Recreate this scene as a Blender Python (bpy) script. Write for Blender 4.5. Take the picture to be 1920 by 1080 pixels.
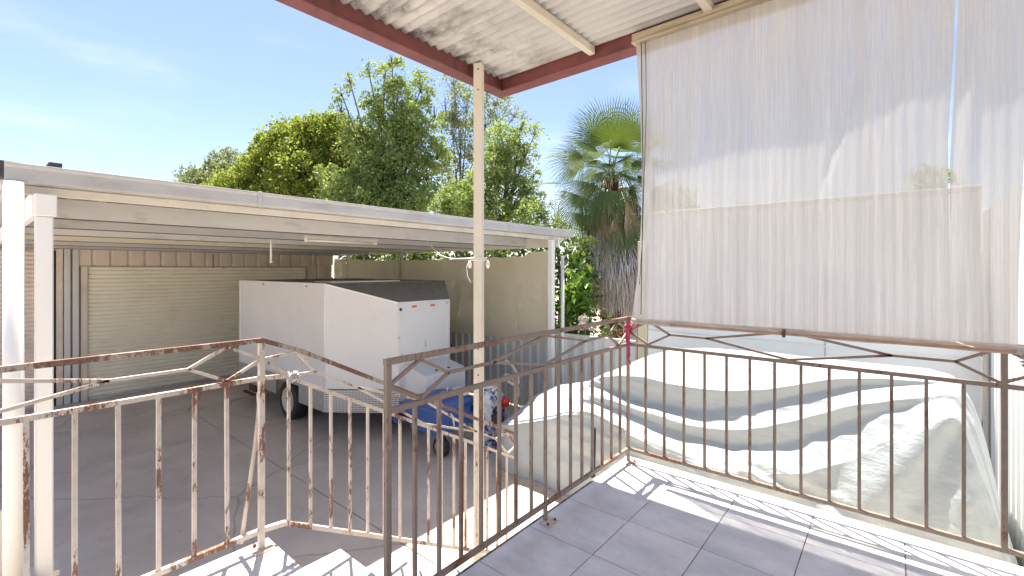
import bpy, math, random
import numpy as np
from mathutils import Vector, Matrix, noise as mn

for o in list(bpy.data.objects): bpy.data.objects.remove(o)
sc = bpy.context.scene
R = math.radians
K = 2.45                       # eye height above the yard; z below is given relative to the eye
rnd = random.Random(7)

# ------------------------------------------------------------------ camera
cam_d = bpy.data.cameras.new('camera'); cam = bpy.data.objects.new('camera', cam_d)
sc.collection.objects.link(cam); sc.camera = cam
cam.location = (0, 0, K); cam.rotation_euler = (R(90), 0, R(39.9))
cam_d.sensor_width = 36; cam_d.lens = 36 * 857 / 1920
cam_d.shift_y = -(540 - 505.5) / 1920
cam_d.clip_start = 0.02; cam_d.clip_end = 3000

# ------------------------------------------------------------------ world, sun
SUN = Vector((-0.30, 0.16, 1.0)).normalized()
w = bpy.data.worlds.new('World'); sc.world = w; w.use_nodes = True
nt = w.node_tree; nt.nodes.clear()
out = nt.nodes.new('ShaderNodeOutputWorld'); bg = nt.nodes.new('ShaderNodeBackground')
sky = nt.nodes.new('ShaderNodeTexSky'); sky.sky_type = 'NISHITA'; sky.sun_disc = False
sky.sun_elevation = math.asin(SUN.z); sky.sun_rotation = math.atan2(SUN.x, SUN.y)
sky.air_density = 1.0; sky.dust_density = 0.6; sky.ozone_density = 1.0
tc = nt.nodes.new('ShaderNodeTexCoord')
mp = nt.nodes.new('ShaderNodeMapping'); mp.inputs['Scale'].default_value = (1.1, 1.1, 4.5)
nz = nt.nodes.new('ShaderNodeTexNoise'); nz.inputs['Scale'].default_value = 1.6; nz.inputs['Detail'].default_value = 7; nz.inputs['Roughness'].default_value = 0.55
sep = nt.nodes.new('ShaderNodeSeparateXYZ')
hz = nt.nodes.new('ShaderNodeMapRange'); hz.inputs[1].default_value = 0.02; hz.inputs[2].default_value = 0.55; hz.inputs[3].default_value = 1.0; hz.inputs[4].default_value = 0.0
cr = nt.nodes.new('ShaderNodeMapRange'); cr.inputs[1].default_value = 0.46; cr.inputs[2].default_value = 0.80; cr.interpolation_type = 'SMOOTHSTEP'
mul = nt.nodes.new('ShaderNodeMath'); mul.operation = 'MULTIPLY'
mixc = nt.nodes.new('ShaderNodeMixRGB'); mixc.inputs[2].default_value = (5.6, 5.8, 6.1, 1)
L = nt.links.new
L(tc.outputs['Generated'], mp.inputs['Vector']); L(mp.outputs[0], nz.inputs['Vector'])
L(tc.outputs['Generated'], sep.inputs[0]); L(sep.outputs['Z'], hz.inputs[0]); L(nz.outputs[0], cr.inputs[0])
up_ = nt.nodes.new('ShaderNodeMath'); up_.operation = 'GREATER_THAN'; up_.inputs[1].default_value = -0.01
L(sep.outputs['Z'], up_.inputs[0]); m2_ = nt.nodes.new('ShaderNodeMath'); m2_.operation = 'MULTIPLY'; L(hz.outputs[0], m2_.inputs[0]); L(up_.outputs[0], m2_.inputs[1]); L(m2_.outputs[0], mul.inputs[0]); L(cr.outputs[0], mul.inputs[1]); L(mul.outputs[0], mixc.inputs[0])
tint = nt.nodes.new('ShaderNodeMixRGB'); tint.blend_type = 'MULTIPLY'; tint.inputs[0].default_value = 1; tint.inputs[2].default_value = (0.92, 0.88, 0.93, 1)
L(sky.outputs[0], tint.inputs[1]); L(tint.outputs[0], mixc.inputs[1]); L(mixc.outputs[0], bg.inputs[0]); L(bg.outputs[0], out.inputs[0])
bg.inputs[1].default_value = 0.065
sl = bpy.data.lights.new('sun', 'SUN'); sun = bpy.data.objects.new('sun', sl); sc.collection.objects.link(sun)
sl.energy = 4.0; sl.angle = R(0.6); sl.color = (1.0, 0.93, 0.82)
sun.rotation_euler = (-SUN).to_track_quat('-Z', 'Y').to_euler(); sun.location = (0, 0, 30)
sc.view_settings.view_transform = 'Standard'; sc.view_settings.look = 'None'
sc.view_settings.exposure = 1.95; sc.view_settings.gamma = 1.0; sc.view_settings.use_curve_mapping = False
sc.render.engine = 'CYCLES'
sc.cycles.max_bounces = 10; sc.cycles.diffuse_bounces = 6; sc.cycles.transparent_max_bounces = 16

# ------------------------------------------------------------------ materials
def srgb(r, g, b):
    f = lambda c: (c / 255 / 12.92) if c / 255 <= 0.04045 else ((c / 255 + 0.055) / 1.055) ** 2.4
    return (f(r), f(g), f(b), 1)

def new_mat(name):
    m = bpy.data.materials.new(name); m.use_nodes = True
    return m, m.node_tree, m.node_tree.nodes['Principled BSDF']

def coords(nt, scale=(1, 1, 1), space='world'):
    m = nt.nodes.new('ShaderNodeMapping'); m.inputs['Scale'].default_value = scale
    if space == 'world':
        g = nt.nodes.new('ShaderNodeNewGeometry'); nt.links.new(g.outputs['Position'], m.inputs['Vector'])
    else:
        g = nt.nodes.new('ShaderNodeTexCoord'); nt.links.new(g.outputs['Object'], m.inputs['Vector'])
    return m.outputs[0]

def noise(nt, vec, scale, detail=4, rough=0.55, lo=0.3, hi=0.7):
    n = nt.nodes.new('ShaderNodeTexNoise'); n.inputs['Scale'].default_value = scale
    n.inputs['Detail'].default_value = detail; n.inputs['Roughness'].default_value = rough
    nt.links.new(vec, n.inputs['Vector'])
    r = nt.nodes.new('ShaderNodeMapRange'); r.inputs[1].default_value = lo; r.inputs[2].default_value = hi
    nt.links.new(n.outputs[0], r.inputs[0]); return r.outputs[0]

def mix(nt, fac, a, b, mode='MIX'):
    m = nt.nodes.new('ShaderNodeMixRGB'); m.blend_type = mode
    for i, v in ((0, fac), (1, a), (2, b)):
        if isinstance(v, (int, float)): m.inputs[i].default_value = v
        elif isinstance(v, tuple): m.inputs[i].default_value = v
        else: nt.links.new(v, m.inputs[i])
    return m.outputs[0]

def bump(nt, bsdf, h, strength=0.2, dist=0.01):
    b = nt.nodes.new('ShaderNodeBump'); b.inputs['Strength'].default_value = strength; b.inputs['Distance'].default_value = dist
    nt.links.new(h, b.inputs['Height']); nt.links.new(b.outputs[0], bsdf.inputs['Normal'])

def mathm(nt, op, a, b):
    m = nt.nodes.new('ShaderNodeMath'); m.operation = op; m.use_clamp = True
    for i, v in ((0, a), (1, b)):
        if isinstance(v, (int, float)): m.inputs[i].default_value = v
        else: nt.links.new(v, m.inputs[i])
    return m.outputs[0]

def basic(name, col, rough=0.5, metal=0.0, var=0.12, vscale=3.0, dirt=None, dscale=8.0, dlo=0.58, dhi=0.75, damt=0.5, stretch=(1, 1, 1), bmp=0.0, bscale=60, spec=0.5):
    """paint with uneven tone, optional dirt or rust patches and fine relief"""
    m, nt, b = new_mat(name)
    v = coords(nt, stretch)
    dark = tuple(c * (1 - var) for c in col[:3]) + (1,)
    lite = tuple(min(1, c * (1 + var * 0.6)) for c in col[:3]) + (1,)
    c = mix(nt, noise(nt, v, vscale, 6), dark, lite)
    if dirt:
        f = noise(nt, v, dscale, 8, 0.65, dlo, dhi)
        mm = nt.nodes.new('ShaderNodeMath'); mm.operation = 'MULTIPLY'; mm.inputs[1].default_value = damt; mm.use_clamp = True
        nt.links.new(f, mm.inputs[0]); c = mix(nt, mm.outputs[0], c, dirt)
    nt.links.new(c, b.inputs['Base Color'])
    b.inputs['Roughness'].default_value = rough; b.inputs['Metallic'].default_value = metal
    b.inputs['Specular IOR Level'].default_value = spec
    if bmp: bump(nt, b, noise(nt, v, bscale, 4), bmp, 0.004)
    return m

def rusty(name, paint, amount, rustcol=(0.13, 0.052, 0.028, 1)):
    m, nt, b = new_mat(name)
    v = coords(nt)
    big = noise(nt, coords(nt, (1, 1, 0.7)), 5.5, 3, 0.5, 0.33, 0.67)
    fine = noise(nt, coords(nt, (1, 1, 0.30)), 70, 8, 0.8, 0.36, 0.64)
    s = nt.nodes.new('ShaderNodeMath'); s.operation = 'MULTIPLY_ADD'; s.inputs[1].default_value = 0.8
    fs_ = mathm(nt, 'MULTIPLY', fine, 0.6)
    nt.links.new(big, s.inputs[0]); nt.links.new(fs_, s.inputs[2])
    r = nt.nodes.new('ShaderNodeMapRange'); r.inputs[1].default_value = 1.22 - amount; r.inputs[2].default_value = 1.29 - amount
    nt.links.new(s.outputs[0], r.inputs[0])
    rc = mix(nt, noise(nt, v, 120, 4), rustcol, (0.27, 0.13, 0.075, 1))
    pc = mix(nt, noise(nt, v, 15, 4), paint, tuple(c * 0.8 for c in paint[:3]) + (1,))
    nt.links.new(mix(nt, r.outputs[0], pc, rc), b.inputs['Base Color'])
    b.inputs['Roughness'].default_value = 0.6
    bump(nt, b, fine, 0.4, 0.003)
    return m

M = {}
M['white_paint'] = basic('white_paint', (0.80, 0.79, 0.76, 1), 0.4, var=0.05, dirt=(0.30, 0.22, 0.16, 1), dscale=14, dlo=0.68, dhi=0.8, damt=0.5, stretch=(1, 1, 0.5))
M['gutter_paint'] = basic('gutter_paint', (0.50, 0.49, 0.475, 1), 0.45, var=0.14, vscale=2, dirt=(0.24, 0.20, 0.17, 1), dscale=5, dlo=0.5, dhi=0.8, damt=0.5, stretch=(1, .6, 2))
M['cream_trim'] = basic('cream_trim', (0.64, 0.59, 0.51, 1), 0.5, var=0.14, dirt=(0.30, 0.20, 0.13, 1), dscale=9, dlo=0.6, dhi=0.75, damt=0.6)
M['purlin_paint'] = basic('purlin_paint', (0.76, 0.73, 0.69, 1), 0.5, var=0.12, vscale=1.6, dirt=(0.22, 0.19, 0.17, 1), dscale=6, dlo=0.6, dhi=0.8, damt=0.4, stretch=(1, 0.5, 1))
def purlin_paints():
    out_ = []
    for k, c in enumerate(((0.56, 0.545, 0.53, 1), (0.49, 0.475, 0.465, 1), (0.60, 0.585, 0.57, 1), (0.66, 0.60, 0.47, 1), (0.50, 0.49, 0.48, 1), (0.46, 0.45, 0.44, 1))):
        out_.append(basic('purlin_paint_%s' % 'abcdef'[k], c, 0.5, var=0.12, vscale=1.6, dirt=(0.17, 0.14, 0.12, 1), dscale=7, dlo=0.56, dhi=0.75, damt=0.55, stretch=(1, 0.4, 1.5)))
    return out_
PUR = purlin_paints()
M['seam_shadow'] = basic('purlin_seam_shade', (0.10, 0.09, 0.085, 1), 0.7, var=0.3)  # near-black tone for the painted shade lines under the purlins
M['post_cream'] = basic('post_cream', (0.66, 0.60, 0.49, 1), 0.45, var=0.08, dirt=(0.25, 0.18, 0.12, 1), dscale=16, dlo=0.66, dhi=0.78, damt=0.6)
M['maroon'] = basic('maroon', (0.205, 0.062, 0.060, 1), 0.5, var=0.25, vscale=3, dirt=(0.07, 0.028, 0.026, 1), dscale=6, dlo=0.45, dhi=0.7, damt=0.75, stretch=(0.8, 1.6, 0.5), bmp=0.15, bscale=50)
M['wall_beige'] = basic('wall_beige', (0.68, 0.59, 0.50, 1), 0.55, var=0.10, vscale=1.5, dirt=(0.28, 0.21, 0.17, 1), dscale=2.5, dlo=0.5, dhi=0.8, damt=0.35)
M['wall_frame'] = basic('wall_frame', (0.42, 0.34, 0.29, 1), 0.5, var=0.12)
M['door_cream'] = basic('door_cream', (0.80, 0.755, 0.61, 1), 0.38, var=0.06, vscale=1.2, dirt=(0.35, 0.32, 0.24, 1), dscale=2, dlo=0.5, dhi=0.8, damt=0.25)
M['roof_metal'] = basic('roof_metal', (0.36, 0.34, 0.33, 1), 0.5, 0.1, var=0.1, vscale=4)
M['fence_sheet'] = basic('fence_sheet', (0.58, 0.575, 0.555, 1), 0.45, var=0.07, vscale=2, dirt=(0.3, 0.28, 0.24, 1), dscale=3, dlo=0.55, dhi=0.8, damt=0.3, stretch=(1, 1, 0.4))
M['white_wall'] = basic('white_wall', (0.78, 0.78, 0.77, 1), 0.7, var=0.06, vscale=1.2, dirt=(0.45, 0.43, 0.40, 1), dscale=2, dlo=0.55, dhi=0.8, damt=0.3, bmp=0.1, bscale=150)
M['cream_panel'] = basic('cream_panel', (0.62, 0.53, 0.36, 1), 0.6, var=0.08)
M['board_paint'] = basic('board_paint', (0.66, 0.60, 0.56, 1), 0.6, var=0.08)
M['trailer_white'] = basic('trailer_white', (0.70, 0.695, 0.70, 1), 0.32, var=0.04, vscale=1.0, dirt=(0.5, 0.49, 0.47, 1), dscale=1.6, dlo=0.5, dhi=0.8, damt=0.3)
M['trailer_trim'] = basic('trailer_trim', (0.75, 0.75, 0.76, 1), 0.3, 0.3, var=0.05)
M['trailer_roof'] = basic('trailer_roof', (0.36, 0.335, 0.305, 1), 0.7, var=0.25, vscale=6, stretch=(1.5, 6, 1), dirt=(0.33, 0.31, 0.29, 1), dscale=7, dlo=0.5, dhi=0.75, damt=0.5)
M['rubber'] = basic('rubber', (0.022, 0.022, 0.024, 1), 0.7, var=0.2, vscale=20)
M['rim_paint'] = basic('rim_paint', (0.66, 0.62, 0.52, 1), 0.4, var=0.1, dirt=(0.25, 0.17, 0.1, 1), dscale=20, damt=0.5)
M['black'] = basic('black', (0.015, 0.015, 0.016, 1), 0.5, var=0.1)
M['dark_steel'] = basic('dark_steel', (0.07, 0.062, 0.058, 1), 0.55, 0.3, var=0.25, vscale=20)
M['galv'] = basic('galv', (0.55, 0.55, 0.55, 1), 0.38, 0.7, var=0.15, vscale=15)
M['blue_paint'] = basic('blue_paint', (0.05, 0.115, 0.33, 1), 0.38, var=0.15, vscale=5, dirt=(0.2, 0.2, 0.2, 1), dscale=30, dlo=0.66, dhi=0.75, damt=0.5)
M['amber'] = basic('amber', (0.62, 0.22, 0.03, 1), 0.25, var=0.05)
M['red'] = basic('red', (0.62, 0.02, 0.02, 1), 0.3, var=0.1)
M['pink'] = basic('pink', (0.50, 0.045, 0.11, 1), 0.65, var=0.25, vscale=40)
M['plywood'] = basic('plywood', (0.72, 0.67, 0.60, 1), 0.65, var=0.06)
M['rust_dark'] = basic('rust_dark', (0.11, 0.05, 0.03, 1), 0.8, var=0.3, vscale=40)
M['roof_tile_dark'] = basic('roof_tile_dark', (0.055, 0.048, 0.052, 1), 0.7, var=0.2)
M['gray_tile'] = basic('gray_tile', (0.35, 0.345, 0.34, 1), 0.7, var=0.15)
M['bark'] = basic('bark', (0.13, 0.10, 0.075, 1), 0.9, var=0.3, vscale=12, stretch=(1, 1, 0.3), bmp=0.5, bscale=25)
M['palm_bark'] = basic('palm_bark', (0.085, 0.045, 0.028, 1), 0.95, var=0.5, vscale=30, stretch=(1, 1, 2), bmp=0.8, bscale=60)
M['rust_rail'] = rusty('rust_rail', (0.68, 0.575, 0.475, 1), 0.37)
M['rust_rail_top'] = rusty('rust_rail_top', (0.44, 0.35, 0.29, 1), 0.66, (0.10, 0.05, 0.038, 1))
M['bronze_rail'] = rusty('bronze_rail', (0.29, 0.215, 0.165, 1), 0.33, (0.09, 0.04, 0.028, 1))

def concrete(name, base, seed):
    m, nt, b = new_mat(name)
    v = coords(nt)
    c = mix(nt, noise(nt, v, 0.9 + seed * 0.1, 8, 0.6), tuple(x * 0.84 for x in base[:3]) + (1,), tuple(x * 1.1 for x in base[:3]) + (1,))
    st = noise(nt, v, 2.3, 9, 0.7, 0.52, 0.72)
    c = mix(nt, mathm(nt, 'MULTIPLY', st, 0.22), c, (0.30, 0.25, 0.21, 1))
    sp = noise(nt, v, 26, 3, 0.6, 0.70, 0.76)
    c = mix(nt, mathm(nt, 'MULTIPLY', sp, 0.55), c, (0.10, 0.085, 0.075, 1))
    cr1 = nt.nodes.new('ShaderNodeTexVoronoi'); cr1.feature = 'DISTANCE_TO_EDGE'; cr1.inputs['Scale'].default_value = 0.42
    wob = nt.nodes.new('ShaderNodeTexNoise'); wob.inputs['Scale'].default_value = 1.7; wob.inputs['Detail'].default_value = 7
    nt.links.new(v, wob.inputs['Vector'])
    wm = mix(nt, 0.22, v, wob.outputs['Color']); nt.links.new(wm, cr1.inputs['Vector'])
    ck = nt.nodes.new('ShaderNodeMapRange'); ck.inputs[1].default_value = 0.0; ck.inputs[2].default_value = 0.006; ck.inputs[3].default_value = 0.45; ck.inputs[4].default_value = 0.0
    nt.links.new(cr1.outputs['Distance'], ck.inputs[0]); c = mix(nt, ck.outputs[0], c, (0.16, 0.13, 0.11, 1))
    oil = noise(nt, coords(nt, (1, 1.4, 1)), 0.75, 3, 0.5, 0.60, 0.74)
    c = mix(nt, mathm(nt, 'MULTIPLY', oil, 0.28), c, (0.20, 0.17, 0.15, 1))
    pale = noise(nt, v, 5.5, 9, 0.72, 0.56, 0.78); c = mix(nt, mathm(nt, 'MULTIPLY', pale, 0.45), c, (0.80, 0.71, 0.61, 1))
    g = noise(nt, v, 170, 3, 0.7, 0.3, 0.7)
    c = mix(nt, 0.06, c, g, 'MULTIPLY')
    nt.links.new(c, b.inputs['Base Color'])
    rr = nt.nodes.new('ShaderNodeMapRange'); rr.inputs[3].default_value = 0.5; rr.inputs[4].default_value = 0.85
    nt.links.new(st, rr.inputs[0]); nt.links.new(rr.outputs[0], b.inputs['Roughness'])
    bump(nt, b, g, 0.25, 0.002)
    return m

CONC = [concrete('concrete_%s' % n, c, i) for i, (n, c) in enumerate((('warm', (0.66, 0.56, 0.465, 1)), ('mid', (0.63, 0.54, 0.45, 1)), ('pale', (0.68, 0.58, 0.48, 1))))]
M['bounce_ground'] = basic('pale_bounce_earth', (0.42, 0.37, 0.29, 1), 0.9, var=0.2, vscale=2, dirt=(0.24, 0.24, 0.12, 1), dscale=1, damt=0.5)  # outlying ground, paled so sunlight bounces up under the roofs
M['joint'] = basic('joint', (0.07, 0.06, 0.052, 1), 0.9, var=0.3)

def tile_mat():
    m, nt, b = new_mat('porch_tile')
    oi = nt.nodes.new('ShaderNodeObjectInfo')
    add = nt.nodes.new('ShaderNodeVectorMath'); add.operation = 'ADD'
    sc_ = nt.nodes.new('ShaderNodeVectorMath'); sc_.operation = 'SCALE'; sc_.inputs['Scale'].default_value = 37
    cx = nt.nodes.new('ShaderNodeCombineXYZ'); nt.links.new(oi.outputs['Random'], cx.inputs[0]); nt.links.new(oi.outputs['Random'], cx.inputs[1])
    nt.links.new(cx.outputs[0], sc_.inputs[0]); nt.links.new(sc_.outputs[0], add.inputs[0])
    nt.links.new(coords(nt, (1, 1.8, 1)), add.inputs[1])
    c = mix(nt, noise(nt, add.outputs[0], 3.4, 8, 0.62, 0.28, 0.72), (0.52, 0.515, 0.53, 1), (0.82, 0.79, 0.78, 1))
    f = noise(nt, add.outputs[0], 11, 8, 0.7, 0.55, 0.8)
    c = mix(nt, mathm(nt, 'MULTIPLY', f, 0.5), c, (0.45, 0.44, 0.46, 1))
    h = noise(nt, coords(nt), 2.2, 5, 0.6, 0.5, 0.75)
    c = mix(nt, mathm(nt, 'MULTIPLY', h, 0.18), c, (0.40, 0.38, 0.37, 1))
    nt.links.new(c, b.inputs['Base Color']); b.inputs['Roughness'].default_value = 0.42
    b.inputs['Specular IOR Level'].default_value = 0.4
    bump(nt, b, f, 0.05, 0.002)
    return m
M['tile'] = tile_mat()
M['grout'] = basic('grout', (0.22, 0.20, 0.185, 1), 0.9, var=0.4, vscale=6, dirt=(0.05, 0.045, 0.04, 1), dscale=14, dlo=0.5, dhi=0.6, damt=0.9)
M['porch_edge'] = basic('porch_edge', (0.58, 0.58, 0.54, 1), 0.7, var=0.08, dirt=(0.3, 0.27, 0.22, 1), dscale=6, damt=0.4)
M['pebble'] = basic('pebble', (0.25, 0.25, 0.27, 1), 0.75, var=0.5, vscale=120)

def ceiling_mat():
    m, nt, b = new_mat('porch_sheet')
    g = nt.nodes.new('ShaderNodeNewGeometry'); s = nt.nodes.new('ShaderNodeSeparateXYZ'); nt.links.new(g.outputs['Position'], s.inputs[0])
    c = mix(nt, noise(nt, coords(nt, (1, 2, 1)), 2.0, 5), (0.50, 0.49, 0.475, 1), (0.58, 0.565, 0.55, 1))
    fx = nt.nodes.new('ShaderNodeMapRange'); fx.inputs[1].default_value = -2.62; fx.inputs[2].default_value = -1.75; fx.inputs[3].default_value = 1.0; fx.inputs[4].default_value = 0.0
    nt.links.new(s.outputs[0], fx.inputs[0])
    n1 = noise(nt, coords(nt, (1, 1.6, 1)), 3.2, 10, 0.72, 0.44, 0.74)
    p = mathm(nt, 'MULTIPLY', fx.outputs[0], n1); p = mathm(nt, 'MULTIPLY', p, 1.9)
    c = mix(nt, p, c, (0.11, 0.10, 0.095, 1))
    n2 = noise(nt, coords(nt), 24, 6, 0.7, 0.66, 0.74)
    c = mix(nt, mathm(nt, 'MULTIPLY', n2, 0.25), c, (0.2, 0.17, 0.15, 1))
    nt.links.new(c, b.inputs['Base Color']); b.inputs['Roughness'].default_value = 0.55
    return m
M['ceiling'] = ceiling_mat()

def cloth_mat(name, col, opac_lo, opac_hi, transl, weave, var, stripes=True):
    """woven shade cloth: thread-wise see-through, part of the light passes"""
    m = bpy.data.materials.new(name); m.use_nodes = True; nt = m.node_tree; nt.nodes.clear()
    o = nt.nodes.new('ShaderNodeOutputMaterial')
    v = coords(nt, (1, 1, 0.03 if stripes else 1))
    fine = noise(nt, v, weave, 3, 0.7, 0.3, 0.7)
    blotch = noise(nt, coords(nt), 1.8, 5, 0.6, 0.3, 0.7)
    c = mix(nt, mathm(nt, 'MULTIPLY', fine, 1.0), tuple(x * (1 - var) for x in col[:3]) + (1,), col)
    if stripes:
        band = noise(nt, coords(nt, (1, 1, 0.02)), 9, 4, 0.65, 0.38, 0.62)
        c = mix(nt, mathm(nt, 'MULTIPLY', band, 0.55), c, tuple(x * 0.74 for x in col[:3]) + (1,))
    c = mix(nt, mathm(nt, 'MULTIPLY', blotch, 0.3), c, tuple(x * 0.82 for x in col[:3]) + (1,))
    d = nt.nodes.new('ShaderNodeBsdfDiffuse'); t = nt.nodes.new('ShaderNodeBsdfTranslucent'); tr = nt.nodes.new('ShaderNodeBsdfTransparent')
    nt.links.new(c, d.inputs[0]); nt.links.new(c, t.inputs[0])
    a = nt.nodes.new('ShaderNodeMixShader'); a.inputs[0].default_value = transl
    nt.links.new(d.outputs[0], a.inputs[1]); nt.links.new(t.outputs[0], a.inputs[2])
    b = nt.nodes.new('ShaderNodeMixShader')
    r = nt.nodes.new('ShaderNodeMapRange'); r.inputs[3].default_value = opac_lo; r.inputs[4].default_value = opac_hi
    wide = noise(nt, coords(nt, (1, 1, 0.05)), 11, 3, 0.6, 0.35, 0.65) if stripes else fine
    fw = mix(nt, 0.5, fine, wide); nt.links.new(fw, r.inputs[0]); nt.links.new(r.outputs[0], b.inputs[0])
    nt.links.new(tr.outputs[0], b.inputs[1]); nt.links.new(a.outputs[0], b.inputs[2]); nt.links.new(b.outputs[0], o.inputs[0])
    return m
M['blind_cloth'] = cloth_mat('blind_cloth', (0.73, 0.70, 0.675, 1), 0.76, 0.96, 0.27, 90, 0.20)
M['blind_hem'] = cloth_mat('blind_hem', (0.60, 0.55, 0.52, 1), 0.9, 1.0, 0.4, 90, 0.2)
M['screen_cloth'] = cloth_mat('screen_cloth', (0.84, 0.74, 0.56, 1), 0.94, 0.98, 0.34, 60, 0.1, False)

def cover_mat():
    m, nt, b = new_mat('car_cover_cloth')
    v = coords(nt)
    c = mix(nt, noise(nt, v, 1.5, 5), (0.34, 0.385, 0.405, 1), (0.40, 0.445, 0.465, 1))
    nt.links.new(c, b.inputs['Base Color']); b.inputs['Roughness'].default_value = 0.5
    b.inputs['Sheen Weight'].default_value = 0.2
    n = noise(nt, coords(nt, (1, 1, 2.2)), 6, 7, 0.62, 0.3, 0.7)
    bump(nt, b, n, 0.35, 0.02)
    return m
M['cover'] = cover_mat()

def checker():
    m, nt, b = new_mat('checker_plate')
    v = coords(nt, (1, 1, 1))
    # raised bars in two directions
    s = nt.nodes.new('ShaderNodeSeparateXYZ'); nt.links.new(v, s.inputs[0])
    u = mathx(nt, 'ADD', s.outputs[0], s.outputs[1])
    a = mathx(nt, 'SINE', mathx(nt, 'MULTIPLY', mathx(nt, 'ADD', u, s.outputs[2]), 105.0), None)
    c = mathx(nt, 'SINE', mathx(nt, 'MULTIPLY', mathx(nt, 'SUBTRACT', u, s.outputs[2]), 105.0), None)
    p = mathx(nt, 'MULTIPLY', a, c)
    r = nt.nodes.new('ShaderNodeMapRange'); r.inputs[1].default_value = 0.25; r.inputs[2].default_value = 0.6; nt.links.new(p, r.inputs[0])
    col = mix(nt, r.outputs[0], (0.30, 0.29, 0.29, 1), (0.92, 0.92, 0.92, 1))
    nt.links.new(col, b.inputs['Base Color']); b.inputs['Metallic'].default_value = 0.55; b.inputs['Roughness'].default_value = 0.36
    bump(nt, b, r.outputs[0], 0.6, 0.004)
    return m

def mathx(nt, op, a, b):
    m = nt.nodes.new('ShaderNodeMath'); m.operation = op
    for i, v in ((0, a), (1, b)):
        if v is None: continue
        if isinstance(v, (int, float)): m.inputs[i].default_value = v
        else: nt.links.new(v, m.inputs[i])
    return m.outputs[0]
M['checker'] = checker()

def leaf_mat(name, dark, light, transl=0.35, rough=0.5):
    m = bpy.data.materials.new(name); m.use_nodes = True; nt = m.node_tree; b = nt.nodes['Principled BSDF']; o = nt.nodes['Material Output']
    at = nt.nodes.new('ShaderNodeAttribute'); at.attribute_name = 'tint'
    c = mix(nt, at.outputs['Fac'], dark, light)
    nt.links.new(c, b.inputs['Base Color']); b.inputs['Roughness'].default_value = rough
    b.inputs['Specular IOR Level'].default_value = 0.25
    t = nt.nodes.new('ShaderNodeBsdfTranslucent')
    tcx = mix(nt, 0.5, c, (0.30, 0.40, 0.04, 1)); nt.links.new(tcx, t.inputs[0])
    ms = nt.nodes.new('ShaderNodeMixShader'); ms.inputs[0].default_value = transl
    nt.links.new(b.outputs[0], ms.inputs[1]); nt.links.new(t.outputs[0], ms.inputs[2]); nt.links.new(ms.outputs[0], o.inputs[0])
    return m
M['leaf_lime'] = leaf_mat('leaf_lime', (0.12, 0.17, 0.03, 1), (0.42, 0.45, 0.09, 1), 0.5)
M['leaf_mid'] = leaf_mat('leaf_mid', (0.14, 0.20, 0.065, 1), (0.45, 0.53, 0.20, 1), 0.5)
M['leaf_grey'] = leaf_mat('leaf_grey', (0.13, 0.15, 0.08, 1), (0.36, 0.38, 0.23, 1), 0.45)
M['leaf_dark'] = leaf_mat('leaf_dark', (0.035, 0.065, 0.022, 1), (0.11, 0.16, 0.055, 1), 0.3)
M['leaf_bright'] = leaf_mat('leaf_bright', (0.06, 0.16, 0.02, 1), (0.22, 0.40, 0.06, 1), 0.4, 0.35)
M['palm_green'] = leaf_mat('palm_green', (0.040, 0.085, 0.016, 1), (0.17, 0.23, 0.045, 1), 0.16, 0.7)
M['palm_deep'] = leaf_mat('palm_deep', (0.05, 0.095, 0.035, 1), (0.19, 0.26, 0.10, 1), 0.28, 0.7)
M['palm_dead'] = leaf_mat('palm_dead', (0.28, 0.18, 0.11, 1), (0.64, 0.48, 0.33, 1), 0.16, 0.8)
M['palm_straw'] = leaf_mat('palm_straw', (0.38, 0.33, 0.30, 1), (0.80, 0.74, 0.70, 1), 0.10, 0.85)

# ------------------------------------------------------------------ mesh helpers
WL = {}
def link(o, world, parent=None):
    sc.collection.objects.link(o)
    if parent is not None:
        o.parent = parent; o.location = Vector(world) - WL[parent.name]
    else: o.location = Vector(world)
    WL[o.name] = Vector(world); return o

def tag(o, label=None, cat=None, group=None, kind=None):
    if label: o['label'] = label
    if cat: o['category'] = cat
    if group: o['group'] = group
    if kind: o['kind'] = kind
    return o

def thing(name, world, label, cat, group=None):
    o = bpy.data.objects.new(name, None); o.empty_display_size = 0.1
    link(o, (world[0], world[1], world[2] + K)); return tag(o, label, cat, group)

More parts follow.
